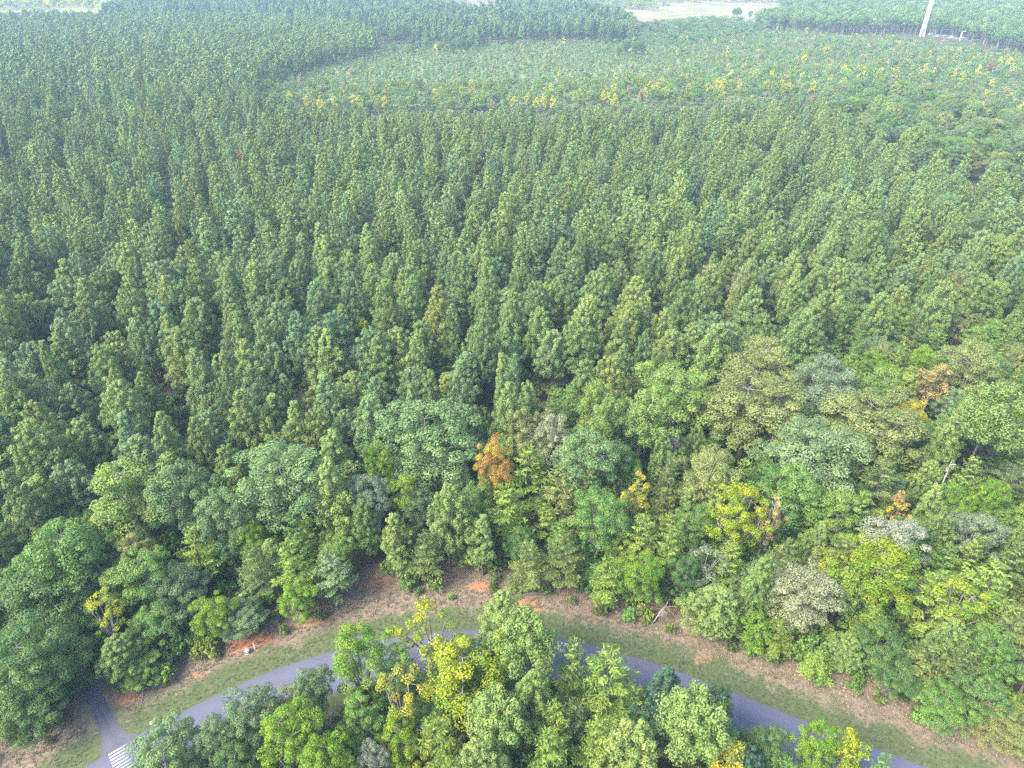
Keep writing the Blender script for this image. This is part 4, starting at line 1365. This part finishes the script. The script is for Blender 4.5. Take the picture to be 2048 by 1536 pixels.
cabinet(496, 1305, .15, 'green utility cabinet with pale lid below the orange clay patch')
marker(510, 1298, 'white marker post beside the cabinet at the orange clay')
cabinet(1019, 1222, -.1, 'green utility cabinet with pale lid behind the tall front pine')
marker(1028, 1226, 'white marker post beside the cabinet behind the front pine')
p = at(305, 1446)
e = obj('water_meter_box', None, label='small pale stone utility box on the verge near the path', category='utility box')
e.location = (p[0], p[1], 0)
e.rotation_euler = (0, 0, .5)
mb = MB()
mb.box((0, 0, .12), (.55, .42, .3), 0, 0, .9)
obj('body', mb.mesh('meter_body', [M['stone']]), e)
mb = MB()
mb.box((0, 0, .29), (.42, .32, .05))
obj('lid', mb.mesh('meter_lid', [M['concrete']]), e)
p = at(1357, 1334)
e = obj('sign_post', None, label='thin dark post at the right roadside', category='post')
e.location = (p[0], p[1], 0)
mb = MB()
mb.tube([[0, 0, -.1], [0, 0, 1.7]], [.05, .05], 6)
obj('post', mb.mesh('sign_tube', [M['bark']]), e)
mb = MB()
mb.box((0, -.06, 1.55), (.22, .03, .3))
obj('plate', mb.mesh('sign_plate', [M['cabinet']]), e)
# leaning dead pole at the verge
a, b = at(1304, 1248), at(1336, 1205, 4.5)
mb = MB()
mb.tube([a + np.array([0, 0, -.05]), (a + b) / 2 + np.array([0, .05, .12]), b], [.08, .065, .04], 6)
e = obj('fallen_trunk', None, label='pale dead pole leaning out of the trees at the verge', category='dead trunk')
obj('trunk', mb.mesh('fallen_trunk', [M['deadwood']]), e)
mb = MB()
rr = np.random.default_rng(9)
for i in range(26):
    t = .35 + .6 * rr.random()
    s0 = a + (b - a) * t
    d = nrm(rr.normal(size=3) + np.array([.5, 0, -.8])) * (.8 + 1.2 * rr.random())
    e1 = s0 + d
    e1[2] = max(.05, e1[2])
    mb.tube([s0, (s0 + e1) / 2 + rr.normal(0, .1, 3), e1], [.03, .02, .01], 3)
obj('branch', mb.mesh('fallen_branch', [M['twig']]), e, kind='stuff')

# ------------------------------------------------------------------ labels of the trees that are told apart by their place
ONES = 'first second third fourth fifth sixth seventh eighth ninth tenth eleventh twelfth thirteenth fourteenth fifteenth sixteenth seventeenth eighteenth nineteenth'.split()
TENS = ['', '', 'twenty', 'thirty', 'forty', 'fifty', 'sixty', 'seventy', 'eighty', 'ninety']

def ordinal(n):
    if n < 20:
        return ONES[n - 1]
    if n >= 100:
        return 'hundredth' if n == 100 else 'hundred-' + ordinal(n - 100)
    t, o_ = divmod(n, 10)
    return TENS[t][:-1] + 'ieth' if o_ == 0 else TENS[t] + '-' + ONES[o_ - 1]

uniq = {}
for u, v, sh in LAND:
    uniq.setdefault(sh, []).append((u, v))
LM = [(q[0][0], q[0][1], sh) for sh, q in uniq.items() if len(q) == 1]
buckets = {}
for o_, desc, mode in FILL:
    h = o_.scale[2] * 15
    q = proj([o_.location.x, o_.location.y, h * .8])
    if mode == 'across':
        buckets.setdefault((desc, '', mode), []).append((q[0], o_))
    elif mode == 'stand':
        edge = [m for m in LM if m[1] < 1150]
        m = min(edge, key=lambda m: abs(m[0] - q[0]) + .2 * max(0, m[1] - 900))
        buckets.setdefault((desc, m[2], mode), []).append((-q[1], o_))
    else:
        m = min(LM, key=lambda m: (m[0] - q[0]) ** 2 + 1.5 * (m[1] - q[1]) ** 2)
        dx, dy = q[0] - m[0], q[1] - m[1]
        side = ('left of' if dx < 0 else 'right of') if abs(dx) > abs(dy) else ('behind' if dy < 0 else 'in front of')
        buckets.setdefault((desc, side + ' the ' + m[2], mode), []).append((dx * dx + dy * dy, o_))
for (desc, ref, mode), lst in buckets.items():
    lst.sort(key=lambda t: t[0])
    for i, (_, o_) in enumerate(lst):
        if mode == 'across':
            o_['label'] = '%s, %s from the left of its colour' % (desc, ordinal(i + 1)) if len(lst) > 1 else desc + ', the only one'
        elif mode == 'stand':
            o_['label'] = '%s, %s of its tone back behind the %s' % (desc, ordinal(i + 1), ref)
        else:
            o_['label'] = '%s %s%s' % (desc, ref, '' if len(lst) == 1 else ', %s nearest to it' % ordinal(i + 1))

# ------------------------------------------------------------------ haze
hm, nt, out = newmat('haze')
pv = N(nt, 'ShaderNodeVolumePrincipled', inp={'Color': (.50, .74, 1.0, 1), 'Density': .00018, 'Anisotropy': .0})
nt.links.new(pv.outputs[0], out.inputs['Volume'])
mb = MB()
mb.box((0, 4500, 44.0), (18200, 15200, 90.0))
hz = obj('haze', mb.mesh('haze', [hm]), kind='stuff', label='thin bluish haze over the forest')
